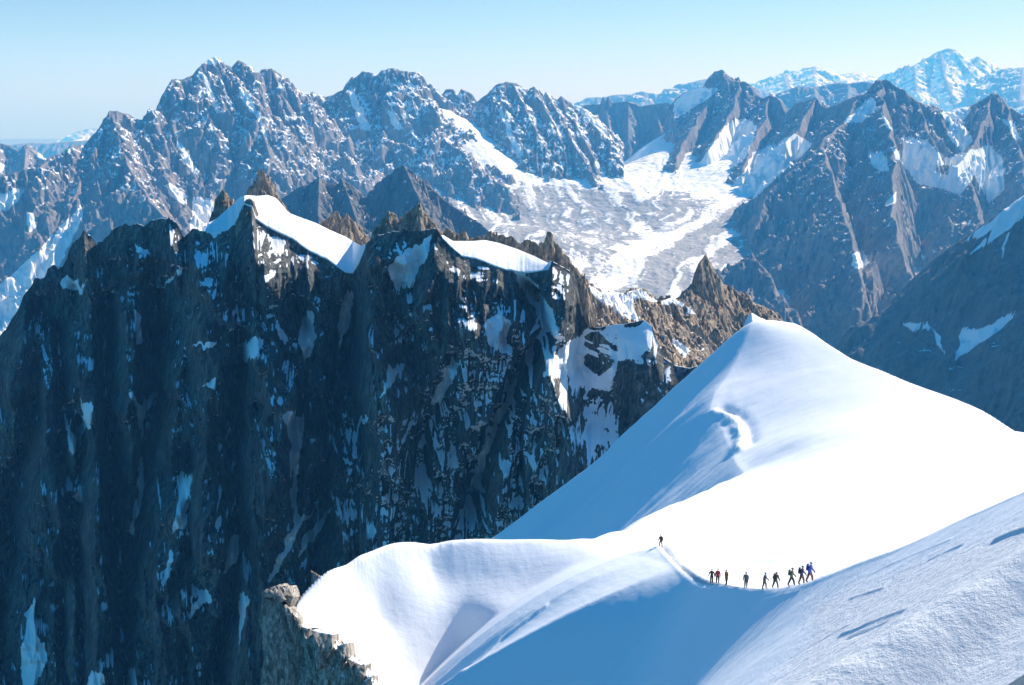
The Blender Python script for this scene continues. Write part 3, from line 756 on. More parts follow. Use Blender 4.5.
if want('crag'):
    st = (2.6, 2.2)
    crag('rock_pinnacle', [dict(p=[(213, 222, 1738), (217, 197, 1740), (223, 188, 1742), (229, 196, 1746), (234, 208, 1750)], s=(3.19, 3.48)), dict(p=[(223, 188, 1742), (226, 205, 1722), (228, 225, 1700)], s=(2.32, 2.17))],
         (196, 250), (1660, 1800), 130, 'leaning dark rock tower at the left end of the snow cap', seed=11, jag=4)
    crag('rock_pinnacle', [dict(p=[(255, 192, 1700), (258, 180, 1702), (261.5, 168, 1705), (266, 176, 1708), (272, 186, 1712), (279, 197, 1718), (289, 211, 1724)], s=(3.48, 3.19)), dict(p=[(261.5, 168, 1705), (264, 190, 1690)], s=(2.17, 2.17))],
         (240, 305), (1672, 1780), 120, 'brown rock tower poking out above the snow cap', seed=12, jag=4)
    crag('rock_pinnacle', [dict(p=[(240, 212, 1648), (246, 199, 1645), (252, 199, 1645), (256, 206, 1645)], s=(2.90, 2.90)), dict(p=[(249, 198, 1645), (249, 215, 1632)], s=(2.32, 2.32))],
         (230, 266), (1610, 1680), 80, 'small sunlit rock knob on the front edge of the snow cap', seed=13, jag=3)
    crag('rock_crag', [dict(p=[(318, 224, 1600), (328, 218, 1600), (335, 211, 1600), (340, 220, 1598), (347, 213, 1595), (354, 222, 1590), (361, 236, 1580), (367, 246, 1570)], s=(2.55, 1.62)),
                       dict(p=[(335, 211, 1600), (332, 228, 1570)], s=(2.38, 1.41)), dict(p=[(347, 213, 1595), (350, 235, 1560)], s=(2.38, 1.41))],
         (308, 380), (1530, 1680), 130, 'brown sunlit crag at the right end of the snow cap', seed=14, jag=5, rough=16, flute=20)
    crag('rock_crag', [dict(p=[(372, 236, 1480), (376, 226, 1480), (382, 221, 1480), (388, 211, 1480), (396, 214, 1480), (401, 226, 1480), (405, 213, 1480), (412, 209, 1480), (418, 203, 1480), (422, 208, 1480), (427, 214, 1480), (437, 226, 1480), (444, 236, 1480)], s=(2.38, 1.52)),
                       dict(p=[(388, 211, 1480), (392, 236, 1430)], s=(2.07, 1.30)), dict(p=[(418, 203, 1480), (422, 236, 1425)], s=(2.07, 1.30)), dict(p=[(405, 213, 1480), (407, 236, 1440)], s=(2.22, 1.52))],
         (362, 456), (1395, 1560), 150, 'orange brown crag with two points behind the dark wall', seed=15, jag=5, rough=16, flute=20)
    crag('rock_crag', [dict(p=[(441, 236, 1400), (447, 228, 1400), (455, 236, 1400), (464, 231, 1400), (470, 239, 1400), (485, 236, 1398), (490, 232, 1396), (499, 236, 1394), (508, 236, 1390), (518, 242, 1386), (526, 240, 1382), (533, 241, 1380), (541, 244, 1376), (545, 240, 1374), (547.5, 229, 1373), (550, 240, 1372), (554, 243, 1370), (559, 246, 1365), (566, 257, 1355), (576, 270, 1340), (584, 284, 1325)], s=(2.90, 2.61))],
         (430, 600), (1290, 1430), 130, 'line of jagged brown needles behind the snow dome', seed=16, jag=16, lam=20)
    def deeper(P, x0, Y0, k):
        return [(x, y, Y0 + (x - x0) * k) for x, y in P]
    crag('rock_crag', [dict(p=deeper([(552, 262), (561, 266), (570, 272), (580, 279), (590, 287), (599, 291), (612, 292), (624, 293), (634, 290), (642, 289), (650, 296), (659, 302), (665, 299), (672, 298), (685, 306), (697, 313), (715, 322), (740, 332), (780, 345)], 552, 1195, 1.9), s=(1.0, 1.0)),
                       dict(p=[(578, 278, 1240), (577, 300, 1200), (575, 330, 1150), (573, 345, 1130)], s=(6.0, .75)), dict(p=[(642, 290, 1366), (652, 312, 1330), (658, 335, 1290), (664, 362, 1250)], s=(3.0, .9)), dict(p=[(612, 292, 1309), (622, 312, 1280), (628, 330, 1260)], s=(1.6, .8)),
                       dict(p=[(672, 298, 1423), (686, 325, 1380), (692, 360, 1340)], s=(2.0, .9))],
         (566, 800), (1090, 1640), 420, 'sunlit brown crags with snow on top beside the snow peak', seed=17, lam=24, flute=22, rough=15, jag=4, fade=16,
         snow=snow_rule(0.86, 0.96, polys=[[(582, 281), (599, 291), (624, 293), (634, 306), (640, 322), (626, 318), (612, 306), (600, 302), (590, 292)], [(624, 294), (641, 288), (659, 302), (652, 301), (640, 298), (628, 304)], [(660, 303), (672, 297), (698, 313), (690, 314), (674, 303), (666, 306)], [(668, 338), (678, 340), (690, 350), (684, 358), (676, 348)]], jit=2))
    crag('rock_tower', [dict(p=deeper([(680, 300), (684, 293), (687, 289), (691, 284), (701, 288), (712, 285), (719, 282), (726, 285), (732, 288), (742, 298), (749, 304), (757, 304), (763, 306), (768, 316), (775, 335)], 684, 1480, 1.6), s=(1.3, 1.1)),
                        dict(p=deeper([(693, 284), (696, 272), (699, 262), (703, 257), (706, 253), (709, 260), (712, 270), (716, 281)], 684, 1480, 1.6), s=(3.2, 2.3)),
                        dict(p=[(712, 284, 1525), (708, 300, 1490), (704, 320, 1450)], s=(1.6, .9)), dict(p=[(732, 288, 1557), (730, 305, 1520), (726, 325, 1480)], s=(1.5, .9))],
         (668, 800), (1400, 1720), 260, 'pointed grey brown rock tower rising behind the snow peak', seed=18, lam=24, flute=16, rough=13, jag=4, fade=18)

# ------------------------------------------------------------------ cracked granite outcrop under the left end of the snow
BLOCKS = [   # front outline of each joint-bounded block in pixels, distance of its face, lean of the top and of the right side
    ([(262, 596), (270, 599), (282, 604), (291, 622), (297, 640), (299, 720), (256, 720), (259, 690), (264, 655), (259, 622)], 171.5, 1.4, .9),
    ([(261, 592), (268, 588), (279, 584), (284, 589), (286, 600), (280, 603), (270, 598), (262, 596)], 172.2, 1.0, .5),
    ([(280, 586), (288, 586), (293, 597), (290, 606), (284, 601)], 173.6, .5, .5),
    ([(284, 604), (290, 609), (300, 634), (306, 655), (312, 720), (300, 720), (298, 650), (292, 622)], 172.0, .7, .9),
    ([(292, 612), (299, 619), (309, 640), (318, 668), (322, 720), (312, 720), (308, 662), (300, 634)], 172.3, .6, 1.1),
    ([(300, 620), (310, 622), (314, 640), (318, 662), (312, 650), (305, 636)], 171.8, .5, .6),
    ([(311, 621), (320, 623), (331, 626), (332, 638), (329, 648), (323, 656), (317, 661), (313, 640)], 168.6, .9, .8),
    ([(318, 662), (330, 648), (334, 660), (333, 690), (334, 720), (322, 720)], 169.6, .5, .9),
    ([(332, 630), (337, 634), (338, 660), (336, 690), (334, 662)], 170.6, .4, .5),
    ([(337, 636), (347, 634), (348, 648), (345, 656), (340, 662), (338, 650)], 168.0, .6, .6),
    ([(338, 664), (346, 658), (350, 672), (348, 720), (335, 720), (336, 690)], 168.8, .5, .7),
    ([(348, 650), (355, 652), (358, 664), (354, 676), (349, 668)], 167.4, .4, .6), ([(356, 656), (364, 658), (366, 670), (360, 678), (356, 668)], 166.6, .4, .5),
    ([(350, 676), (358, 680), (360, 720), (349, 720)], 167.2, .4, .5), ([(362, 676), (370, 668), (374, 680), (372, 720), (361, 720)], 165.6, .4, .5), ([(372, 684), (379, 680), (384, 694), (382, 720), (374, 720)], 164.2, .3, .4)]

def build_outcrop():
    import bmesh
    rng = np.random.default_rng(9)
    bm = bmesh.new()
    def block(poly, Y0, lean, side, deep=4.5):
        cx = np.mean([q[0] for q in poly]); top = min(q[1] for q in poly); bot = max(q[1] for q in poly); wd = max(q[0] for q in poly) - min(q[0] for q in poly)
        f, b = [], []
        for x, y in poly:
            # the face leans back towards its top and turns away to its right
            Y = Y0 + lean * (bot - y) / (bot - top) - side * .5 * abs((x - cx) / wd) + side * .6 * (x - cx) / wd + rng.uniform(-.12, .12)
            a_, e_ = az(x + rng.uniform(-.4, .4), y)
            f.append(bm.verts.new((a_ * Y, Y, e_ * Y)))
            b.append(bm.verts.new((a_ * Y + .4, Y + deep, e_ * (Y + deep * .8) - .25)))
        # faceted front: a raised spine point inside the outline
        a_, e_ = az(cx - wd * .12, top + (bot - top) * .42); Ys = Y0 - .35 - .25 * side
        c = bm.verts.new((a_ * Ys, Ys, e_ * Ys))
        n = len(poly)
        for i in range(n):
            bm.faces.new((f[i], f[(i + 1) % n], c)); bm.faces.new((f[i], b[i], b[(i + 1) % n], f[(i + 1) % n]))
        bm.faces.new(b)
    for bi, (poly, Y0, lean, side) in enumerate(BLOCKS):
        if bi > 4:
            sh = rng.uniform(3, 10); poly = [(x + rng.uniform(-1.5, 1.5), y + (sh if y < 700 else 0)) for x, y in poly]
        block(poly, Y0 - 1.8, lean, side)
    bmesh.ops.recalc_face_normals(bm, faces=bm.faces[:])
    bmesh.ops.triangulate(bm, faces=bm.faces[:])
    for _ in range(4):
        es = [e for e in bm.edges if e.calc_length() > 0.45]
        if not es: break
        bmesh.ops.subdivide_edges(bm, edges=es, cuts=1)
        bmesh.ops.triangulate(bm, faces=bm.faces[:])
    bm.normal_update()
    co = np.array([v.co for v in bm.verts]); no = np.array([v.normal for v in bm.verts])
    d = .16 * fbm(co[:, 0] / 1.1 + co[:, 1] / 2, co[:, 2] / 1.6, 4, 410, gain=.6) - .22 * np.exp(-(fbm(co[:, 0] / 1.6 + .3 * co[:, 2] / 1.6, co[:, 2] / 3.2, 2, 411) / .05) ** 2)
    for v, p, n_, q in zip(bm.verts, co, no, d):
        v.co = p + n_ * q
    me = bpy.data.meshes.new('rock_outcrop'); bm.to_mesh(me); bm.free()
    co = np.empty(len(me.vertices) * 3); me.vertices.foreach_get('co', co); co = co.reshape(-1, 3)
    nz = np.empty(len(me.vertices) * 3); me.vertices.foreach_get('normal', nz); nz = nz.reshape(-1, 3)[:, 2]
    px, _ = proj(co)
    sn = smooth(.72, .9, nz + .35 * fbm(co[:, 0] / .9, co[:, 1] / .9 + co[:, 2], 3, 412) + .25 * smooth(340, 372, px)) * smooth(286, 300, px)
    at = me.attributes.new('snow', 'FLOAT', 'POINT'); at.data.foreach_set('value', np.clip(sn, 0, 1).astype(np.float32))
    me.materials.append(M_outcrop)
    o = bpy.data.objects.new('rock_outcrop', me); col.objects.link(o)
    structure(o, 'cracked tan granite outcrop under the left end of the snow ridge')
    # the broken wall the blocks stand in front of
    rim = pts([(252, 640, 176), (262, 606, 176), (268, 597, 175.6), (279, 590, 175), (290, 592, 174.6), (293, 602, 174), (300, 614, 173), (306, 622, 172), (318, 623, 171.2), (330, 628, 170.4), (343, 641, 169.4), (356, 653, 168.4), (369, 662, 167), (378, 677, 165.5), (386, 695, 163.5), (400, 730, 160)])
    ra = rim[:, 0] / rim[:, 1]
    C, R = 380, 360
    a = np.linspace(az(262, 620)[0], az(398, 640)[0], C)[None]
    y = np.interp(a, ra, rim[:, 1]); z = np.interp(a, ra, rim[:, 2]) - .8
    t = np.linspace(1, 0, R)[:, None]; zf = z - 60 * t ** 1.1
    X0 = a * 172
    off = 2.2 + 1.2 * (ridged(X0 / 2.2 + .3 * zf / 2.2, zf / 9, 4, 421) - .5) + .5 * fbm(X0 / .9, zf / 1.5, 4, 422)
    yf = y - (z - zf) * .16 - off * smooth(0, .02, t)
    b = np.linspace(0, 1, 21)[1:, None]; yb = y + 6 * b
    P = np.concatenate([np.stack([a * yf, yf, zf], -1), np.stack([a * yb, yb, z - .4 - 5 * b], -1)], 0)
    n = grid_normals(P)
    s = smooth(.62, .8, n[..., 2] + .35 * fbm(P[..., 0] / .9, P[..., 2] / .9, 4, 423)) * smooth(318, 345, proj(P)[0])
    structure(grid_mesh('rock_face', P, M_outcrop, {'snow': s}, smooth_shade=False), 'dark cracked rock behind the blocks of the outcrop')
    # the little rock tip half buried further back
    massif('rock_tip', [dict(p=[(303, 575, 182), (309, 569, 182), (316, 573, 181.5), (326, 579, 181)], s=(2.0, 1.4))], (296, 334), (175, 190), 60, M_outcrop, lam=2.5, flute=.6, rough=.8, jag=.3, seed=31, dpx=.5, fade=1.5, zmin=-110, label='small rock tip half buried behind the snow hump')

if want('outcrop'):
    build_outcrop()
# ------------------------------------------------------------------ the far massifs
def build_far():
    lit = snow_rule
    def closer(R):
        return [dict(r, p=[(x, y, Y + .38 * max(0, 9300 - Y)) for x, y, Y in r['p']]) for r in R]
    # dark ridge in the middle distance
    massif('mountain', [dict(p=[(280, 200, 5450), (300, 186, 5400), (309, 184, 5400), (319, 176, 5400), (326, 183, 5400), (337, 184, 5400), (341, 178, 5400), (353, 186, 5380), (360, 193, 5380), (367, 199, 5380), (376, 193, 5400), (382, 189, 5400), (384, 177, 5400), (391, 173, 5400), (398, 167, 5400), (404, 165, 5400), (412, 171, 5380), (423, 181, 5330), (439, 195, 5250), (451, 205, 5200), (465, 214, 5130), (480, 223, 5050), (492, 234, 4980), (520, 262, 4850)], s=(1.5, 1.3)),
                        dict(p=[(404, 165, 5400), (415, 190, 5150), (428, 215, 4900), (440, 240, 4700)], s=(1.5, 1.2)), dict(p=[(341, 178, 5400), (350, 200, 5200), (358, 225, 5000)], s=(1.5, 1.2)), dict(p=[(319, 177, 5400), (318, 215, 5050)], s=(1.4, 1.4))],
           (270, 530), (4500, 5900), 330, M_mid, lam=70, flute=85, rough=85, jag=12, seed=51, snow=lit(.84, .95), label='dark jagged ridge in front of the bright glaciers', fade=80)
    # tall massif on the left
    V = [dict(p=[(-260, 215, 7000), (-160, 190, 7100), (-60, 178, 7250), (0, 176, 7350), (40, 166, 7450), (51, 156, 7600), (65, 154, 7650), (70, 146, 7700), (84, 145, 7800), (92, 136, 7850), (100, 127, 7900), (110, 111, 8000), (119, 111, 8020), (130, 115, 8060), (141, 120, 8100), (145, 120, 8120), (150, 108, 8150), (153, 114, 8160), (156, 114, 8200), (159, 104, 8250), (165, 90, 8350), (172, 79, 8420), (179, 79, 8460), (184, 79, 8480), (192, 75, 8530), (200, 66, 8580), (207, 60, 8640), (214, 56.5, 8700), (219, 60, 8720), (225, 64, 8740), (232, 67, 8760), (238, 60, 8800), (246, 63.5, 8820), (253, 70, 8840), (259, 76, 8850), (261, 70, 8870), (271, 68, 8900), (279, 73, 8940), (288, 82, 8980), (297, 93, 9060), (304, 102, 9120)], s=(2.09, 1.09)),
         dict(p=[(110, 111, 8000), (118, 135, 7700), (130, 170, 7300), (148, 198, 7000), (172, 228, 6600)], s=(1.94, 0.95)),
         dict(p=[(141, 120, 8100), (155, 150, 7800), (170, 188, 7400), (188, 226, 6900)], s=(2.02, 1.00)),
         dict(p=[(172, 79, 8420), (177, 100, 8250), (181, 122, 8080)], s=(2.17, 1.14)),
         dict(p=[(192, 75, 8530), (205, 105, 8250), (214, 128, 8020), (221, 150, 7800), (214, 168, 7650)], s=(2.17, 1.04)),
         dict(p=[(214, 57, 8700), (219, 85, 8450), (228, 110, 8230)], s=(2.33, 1.14)),
         dict(p=[(230, 67, 8750), (247, 92, 8400), (259, 115, 8100), (265, 140, 7850), (272, 165, 7550), (276, 195, 7200)], s=(2.25, 0.95)),
         dict(p=[(246, 64, 8820), (262, 95, 8500), (277, 125, 8150), (288, 150, 7900)], s=(1.86, 0.95)),
         dict(p=[(271, 68, 8900), (284, 98, 8600), (296, 125, 8300), (303, 150, 8050), (308, 178, 7700)], s=(1.94, 1.04)),
         dict(p=[(84, 145, 7800), (80, 180, 7350), (66, 225, 6900), (50, 270, 6500), (30, 330, 6100)], s=(1.0, 3.4)),
         dict(p=[(51, 156, 7600), (30, 178, 7900), (0, 205, 8200), (-40, 240, 8500)], s=(1.2, 1.2))]
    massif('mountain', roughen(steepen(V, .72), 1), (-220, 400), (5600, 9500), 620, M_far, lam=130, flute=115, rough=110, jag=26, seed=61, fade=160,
           snow=lit(.46, .68, bias=-.02, alt=(-1100, -100), polys=[[(174, 141), (181, 143), (200, 172), (195, 176), (184, 160)], [(164, 185), (172, 183), (188, 197), (183, 204), (170, 196)], [(192, 196), (212, 200), (230, 232), (190, 232)], [(80, 205), (84, 215), (60, 265), (20, 330), (-10, 340), (-5, 290), (40, 250), (62, 225)], [(204, 62), (214, 56), (222, 62), (214, 66)], [(200, 72), (206, 75), (220, 112), (215, 112)], [(238, 90), (246, 90), (262, 118), (268, 140), (258, 122)], [(0, 195), (14, 188), (26, 190), (8, 210), (-10, 214)], [(26, 210), (34, 214), (36, 228), (28, 232)]]),
           label='tallest rocky massif with a snowy tip on the left skyline')
    D = [dict(p=[(296, 104, 9200), (303, 98, 9200), (309, 95, 9220), (313, 91, 9240), (318, 97, 9250), (330, 96, 9270), (341, 91, 9280), (346, 87, 9290), (351, 77, 9300), (355, 78, 9300), (362, 71, 9300), (373, 73, 9300), (375, 77, 9300), (382, 70, 9300), (394, 67.5, 9300), (402, 71, 9310), (415, 72, 9330), (422, 80, 9350), (428, 92, 9400), (432, 100, 9420), (440, 112, 9450)], s=(2.09, 1.09)),
         dict(p=[(351, 77, 9300), (358, 105, 9000), (366, 132, 8700), (372, 152, 8400)], s=(1.86, 1.04)), dict(p=[(362, 71, 9300), (374, 100, 9050), (386, 125, 8750), (397, 137, 8600)], s=(2.02, 1.14)),
         dict(p=[(382, 70, 9300), (391, 95, 9100), (400, 118, 8900)], s=(2.33, 1.23)), dict(p=[(402, 71, 9310), (414, 95, 9100), (421, 120, 8850), (431, 147, 8500)], s=(2.33, 1.04)), dict(p=[(415, 72, 9330), (430, 102, 9150)], s=(2.02, 1.04)),
         dict(p=[(421, 118, 8800), (436, 131, 8550), (452, 146, 8300), (468, 160, 8050), (482, 172, 7850), (496, 181, 7700), (508, 188, 7550)], s=(1.55, 0.76)),
         dict(p=[(310, 112, 9050), (328, 134, 8700), (346, 148, 8400), (360, 160, 8150), (372, 171, 7950)], s=(1.55, 0.76)), dict(p=[(392, 143, 8450), (405, 144, 8350), (413, 158, 8150)], s=(1.71, 0.85)),
         dict(p=[(330, 96, 9270), (338, 118, 9000)], s=(2.02, 1.23))]
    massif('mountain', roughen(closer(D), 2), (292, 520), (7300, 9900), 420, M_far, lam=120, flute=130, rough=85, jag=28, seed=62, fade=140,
           snow=lit(.42, .64, alt=(-1000, -300), polys=[[(346, 90), (352, 88), (366, 118), (372, 132), (362, 128)], [(386, 108), (394, 112), (402, 128), (396, 130)]]), label='broad toothed massif right of the tallest peak')
    Cc = [dict(p=[(434, 104, 9750), (439, 98, 9750), (446, 89.5, 9750), (453, 89, 9750), (457, 97, 9750), (461, 89, 9750), (466, 91, 9750), (472, 94, 9750), (477, 103, 9740)], s=(2.48, 1.52)),
          dict(p=[(474, 104, 9500), (479, 100, 9500), (487, 94, 9520), (496, 84.5, 9550), (501, 83, 9560), (506, 81.5, 9580), (512, 82, 9600), (521, 86, 9600), (527, 92, 9600), (530, 88, 9610), (534, 86.5, 9620), (538, 92, 9620), (542, 97, 9620), (546, 91.5, 9640), (552, 99, 9640), (557, 100, 9650), (561, 96, 9660), (566, 100, 9670), (570, 102, 9680), (581, 106, 9680), (589, 113, 9660), (598, 124, 9600), (611, 136, 9500), (616, 156, 9300)], s=(2.17, 1.14)),
          dict(p=[(479, 100, 9500), (488, 122, 9250), (500, 146, 8950), (512, 168, 8600)], s=(1.86, 1.04)), dict(p=[(496, 85, 9550), (505, 110, 9280), (518, 138, 8900), (534, 172, 8550)], s=(2.17, 1.04)), dict(p=[(512, 82, 9600), (525, 110, 9300), (540, 140, 8900), (552, 160, 8650), (560, 172, 8500)], s=(2.17, 1.04)),
          dict(p=[(534, 87, 9620), (545, 110, 9350), (557, 135, 9000), (566, 158, 8700), (570, 172, 8550)], s=(2.33, 1.04)), dict(p=[(546, 92, 9640), (559, 115, 9330), (572, 140, 8950), (582, 157, 8650), (593, 177, 8350)], s=(2.33, 1.04)),
          dict(p=[(561, 96, 9660), (574, 120, 9330), (586, 143, 9000), (594, 165, 8650)], s=(2.33, 1.04)), dict(p=[(581, 106, 9680), (598, 130, 9300), (610, 150, 8950), (616, 162, 8800)], s=(2.17, 0.95))]
    massif('mountain', roughen(closer(Cc), 3, 2), (430, 625), (8100, 10100), 360, M_far, lam=120, flute=80, rough=80, jag=26, seed=63, fade=140, snow=lit(.43, .66, alt=(-1000, -300), polys=[[(570, 103), (582, 106), (600, 124), (611, 136), (600, 132), (586, 118)], [(496, 104), (503, 112), (520, 150), (512, 146)]]), label='fluted rock massif in the middle of the skyline')
    T = [dict(p=[(578, 108, 11600), (585, 105, 11600), (600, 104, 11600), (603, 95.5, 11600), (605.5, 102, 11600), (608, 95.5, 11600), (613, 103, 11600), (628, 101, 11600), (641, 106, 11600), (655, 104, 11600), (668, 102, 11550), (680, 110, 11500), (690, 118, 11400)], s=(3.41, 2.09)),
         dict(p=[(655, 104, 11600), (659, 125, 11350)], s=(2.33, 1.42)), dict(p=[(628, 102, 11600), (628, 140, 11200)], s=(2.33, 1.42)), dict(p=[(605, 104, 11600), (612, 145, 11150)], s=(2.33, 1.42))]
    massif('mountain', T, (572, 700), (10600, 11900), 200, M_far, lam=110, flute=90, rough=70, jag=12, seed=64, snow=lit(.82, .95), fade=120, label='dark vertical wall behind the glacier basin')
    # the bright glacier basin and the valley below
    G = [(330, 150, 8600), (310, 136, 8800), (360, 188, 7800), (420, 165, 8300), (400, 178, 7900), (445, 185, 7900), (480, 206, 7500), (438, 108, 9350), (470, 135, 8950), (495, 165, 8400), (540, 187, 8250), (590, 182, 8450), (640, 157, 9700), (665, 135, 10400), (690, 140, 10200),
             (600, 202, 7800), (520, 222, 7000), (560, 242, 6500), (600, 272, 6200), (640, 292, 6000), (660, 240, 7200), (700, 215, 7900), (740, 195, 8500), (800, 150, 9400), (720, 150, 9700), (700, 180, 8900), (650, 200, 8200), (830, 335, 5700), (760, 322, 5800), (700, 300, 5900), (850, 345, 5600),
             (780, 170, 9000), (440, 230, 6500), (380, 230, 6600), (300, 230, 6900), (900, 350, 5400), (1000, 360, 5300), (345, 120, 9150), (460, 118, 9300)]
    G = pts([(x, y, Y + (.38 * max(0, 9300 - Y) if x < 640 and Y > 6900 else 0)) for x, y, Y in G])
    back = [[float(az(q, 120)[0]) * yy, yy, zz] for q in (250, 300, 350, 400, 450, 500, 550, 600) for yy, zz in ((9900, -700), (11000, -900))]
    G = np.r_[G, np.array(back)]
    g = tps(G[:, :2], G[:, 2], 1e-4)
    C, R = 700, 620
    a = np.linspace(az(270, 200)[0], az(1060, 200)[0], C)[None]; y = np.linspace(5000, 11300, R)[:, None]
    X = a * y; Y = np.broadcast_to(y, X.shape)
    # flow lines: distance across two curved ice streams that join below
    def across(line):
        Q = pts(line); best = np.full(X.shape, 1e12); sd = np.zeros(X.shape)
        for A, B in zip(Q[:-1], Q[1:]):
            ex, ey = B[0] - A[0], B[1] - A[1]; t = np.clip(((X - A[0]) * ex + (Y - A[1]) * ey) / (ex * ex + ey * ey), 0, 1)
            dx, dy = X - A[0] - t * ex, Y - A[1] - t * ey; d2 = dx * dx + dy * dy; m = d2 < best
            best = np.where(m, d2, best); sd = np.where(m, np.sign(ex * dy - ey * dx) * np.sqrt(d2), sd)
        return sd
    u1 = across([(830, 135, 9600), (800, 152, 9350), (765, 178, 8950), (735, 197, 8500), (700, 216, 7900), (665, 238, 7250), (635, 265, 6600), (618, 292, 6000), (600, 330, 5300)])
    u2 = across([(560, 170, 9300), (590, 185, 8900), (615, 200, 8200), (628, 220, 7600), (622, 250, 6800), (600, 280, 6200), (570, 320, 5400)])
    own = smooth(-250, 250, np.abs(u2) - np.abs(u1) + 200 * fbm(X / 500, Y / 500, 3, 505))
    u = u1 * own + u2 * (1 - own) + 80 * fbm(X / 420, Y / 420, 4, 508)
    bands = .7 * fbm(u / 85, Y / 2600, 3, 506) + .4 * fbm(u / 30, Y / 1100, 4, 509)
    Z = g(X, Y) + 40 * fbm(X / 700, Y / 700, 4, 501) + 9 * ridged(X / 90, Y / 60, 5, 502, gain=.6) + 13 * bands
    P = np.stack([X, Y, np.maximum(Z, -1500)], -1); n = grid_normals(P); px, py = proj(P)
    N = fbm(X / 160, Y / 160, 5, 503, gain=.62); N2 = fbm(X / 500, Y / 120, 5, 504, gain=.6)
    s = 0.45 + 1.0 * bands + 0.16 * N
    for q, v in (([(296, 110), (350, 140), (440, 100), (640, 140), (720, 120), (810, 140), (790, 175), (720, 205), (660, 190), (600, 190), (520, 186), (480, 204), (430, 190), (300, 200)], .95),):
        s = np.maximum(s, v * smooth(-14, 14, in_poly(px + 10 * N, py + 10 * N2, q) + 9 * N))
    # tongue with flow bands
    tongue = [(800, 150), (805, 165), (745, 205), (690, 235), (650, 262), (632, 292), (600, 285), (622, 255), (660, 225), (720, 195)]
    band = smooth(-.15, .25, np.sin((px * .35 + py * .95) / 3.2 + 4 * N2) + 1.2 * N)
    s = np.maximum(s, smooth(-4, 4, in_poly(px + 5 * N, py + 4 * N2, tongue)) * (0.62 + 0.9 * bands))
    s = np.minimum(s, 1 - .75 * smooth(-5, 8, in_poly(px + 7 * N, py + 5 * N2, [(500, 200), (560, 196), (610, 206), (650, 200), (690, 190), (700, 205), (660, 226), (610, 262), (560, 262), (520, 240)]) + 6 * N) * smooth(-.3, .3, N + .1))
    s = np.where(py > 300, s * .3, s)
    structure(grid_mesh('glacier', P, M_glacier, {'snow': s}), 'wide bright glacier basin flowing down to a grey valley')
    Rr = [dict(p=[(676, 98, 11050), (685, 92, 10900), (696, 89, 10750), (708, 87, 10600), (711, 75, 10520), (715, 71, 10500), (722, 69.5, 10480), (726, 74, 10460), (731, 80, 10420), (739, 82, 10380), (745, 81, 10350), (751, 86, 10300), (757, 95, 10240), (763, 98, 10200), (770, 95, 10100), (778, 98, 10000), (786, 114, 9850), (795, 103, 9700), (804, 101, 9600), (816, 97, 9450), (821, 105, 9350), (827, 108, 9250), (841, 102, 9050), (855, 96, 8850), (865, 94, 8730), (871, 86, 8650), (876, 80, 8600), (887, 79.5, 8550), (895, 86, 8500), (904, 90, 8450), (918, 101, 8400), (928, 105, 8400), (935, 105, 8420), (938, 112, 8450), (944, 113, 8480), (958, 108, 8540), (971, 106, 8560), (985, 98, 8580), (992, 93, 8600), (998, 94, 8580), (1006, 104, 8520), (1020, 114, 8450), (1040, 120, 8380), (1080, 135, 8300), (1130, 110, 8300), (1180, 130, 8200), (1240, 120, 8100), (1320, 140, 8000)], s=(1.94, 1.04)),
          dict(p=[(714, 84, 10500), (708, 105, 10200), (692, 128, 9800), (681, 150, 9400), (676, 163, 9150)], s=(1.15, 3.10)), dict(p=[(739, 82, 10380), (733, 110, 9950), (722, 128, 9600), (708, 149, 9250)], s=(1.15, 3.10)), dict(p=[(770, 96, 10100), (762, 125, 9600), (749, 150, 9150), (742, 168, 8850)], s=(1.15, 3.10)),
          dict(p=[(816, 98, 9450), (802, 122, 9050), (786, 142, 8700)], s=(1.15, 3.10)),
          dict(p=[(868, 93, 8680), (850, 112, 8350), (832, 133, 8000), (820, 147, 7800), (802, 163, 7650), (784, 176, 7560), (769, 190, 7480), (760, 215, 7300), (750, 245, 7100), (742, 268, 6900)], s=(1.7, .95)),
          dict(p=[(820, 147, 7780), (834, 180, 7100), (844, 215, 6500), (856, 255, 6000), (862, 280, 5700)], s=(1.0, 2.8)),
          dict(p=[(880, 80, 8580), (884, 115, 8000), (896, 148, 7500), (893, 190, 6950), (891, 215, 6650), (900, 245, 6250), (912, 275, 5900)], s=(1.15, 3.10)),
          dict(p=[(918, 101, 8400), (925, 125, 8100), (938, 150, 7800)], s=(1.15, 3.10)), dict(p=[(992, 94, 8600), (985, 120, 8250), (968, 150, 7850), (958, 165, 7650)], s=(1.15, 3.10)),
          dict(p=[(966, 172, 7600), (974, 200, 7200), (985, 235, 6800)], s=(0.95, 3.10)), dict(p=[(1006, 104, 8520), (1016, 140, 8100), (1024, 175, 7700)], s=(1.15, 3.10)),
          dict(p=[(752, 252, 6050), (775, 285, 5750), (800, 318, 5550)], s=(0.84, 3.10)), dict(p=[(876, 262, 5950), (858, 300, 5700), (850, 325, 5600)], s=(0.73, 3.10))]
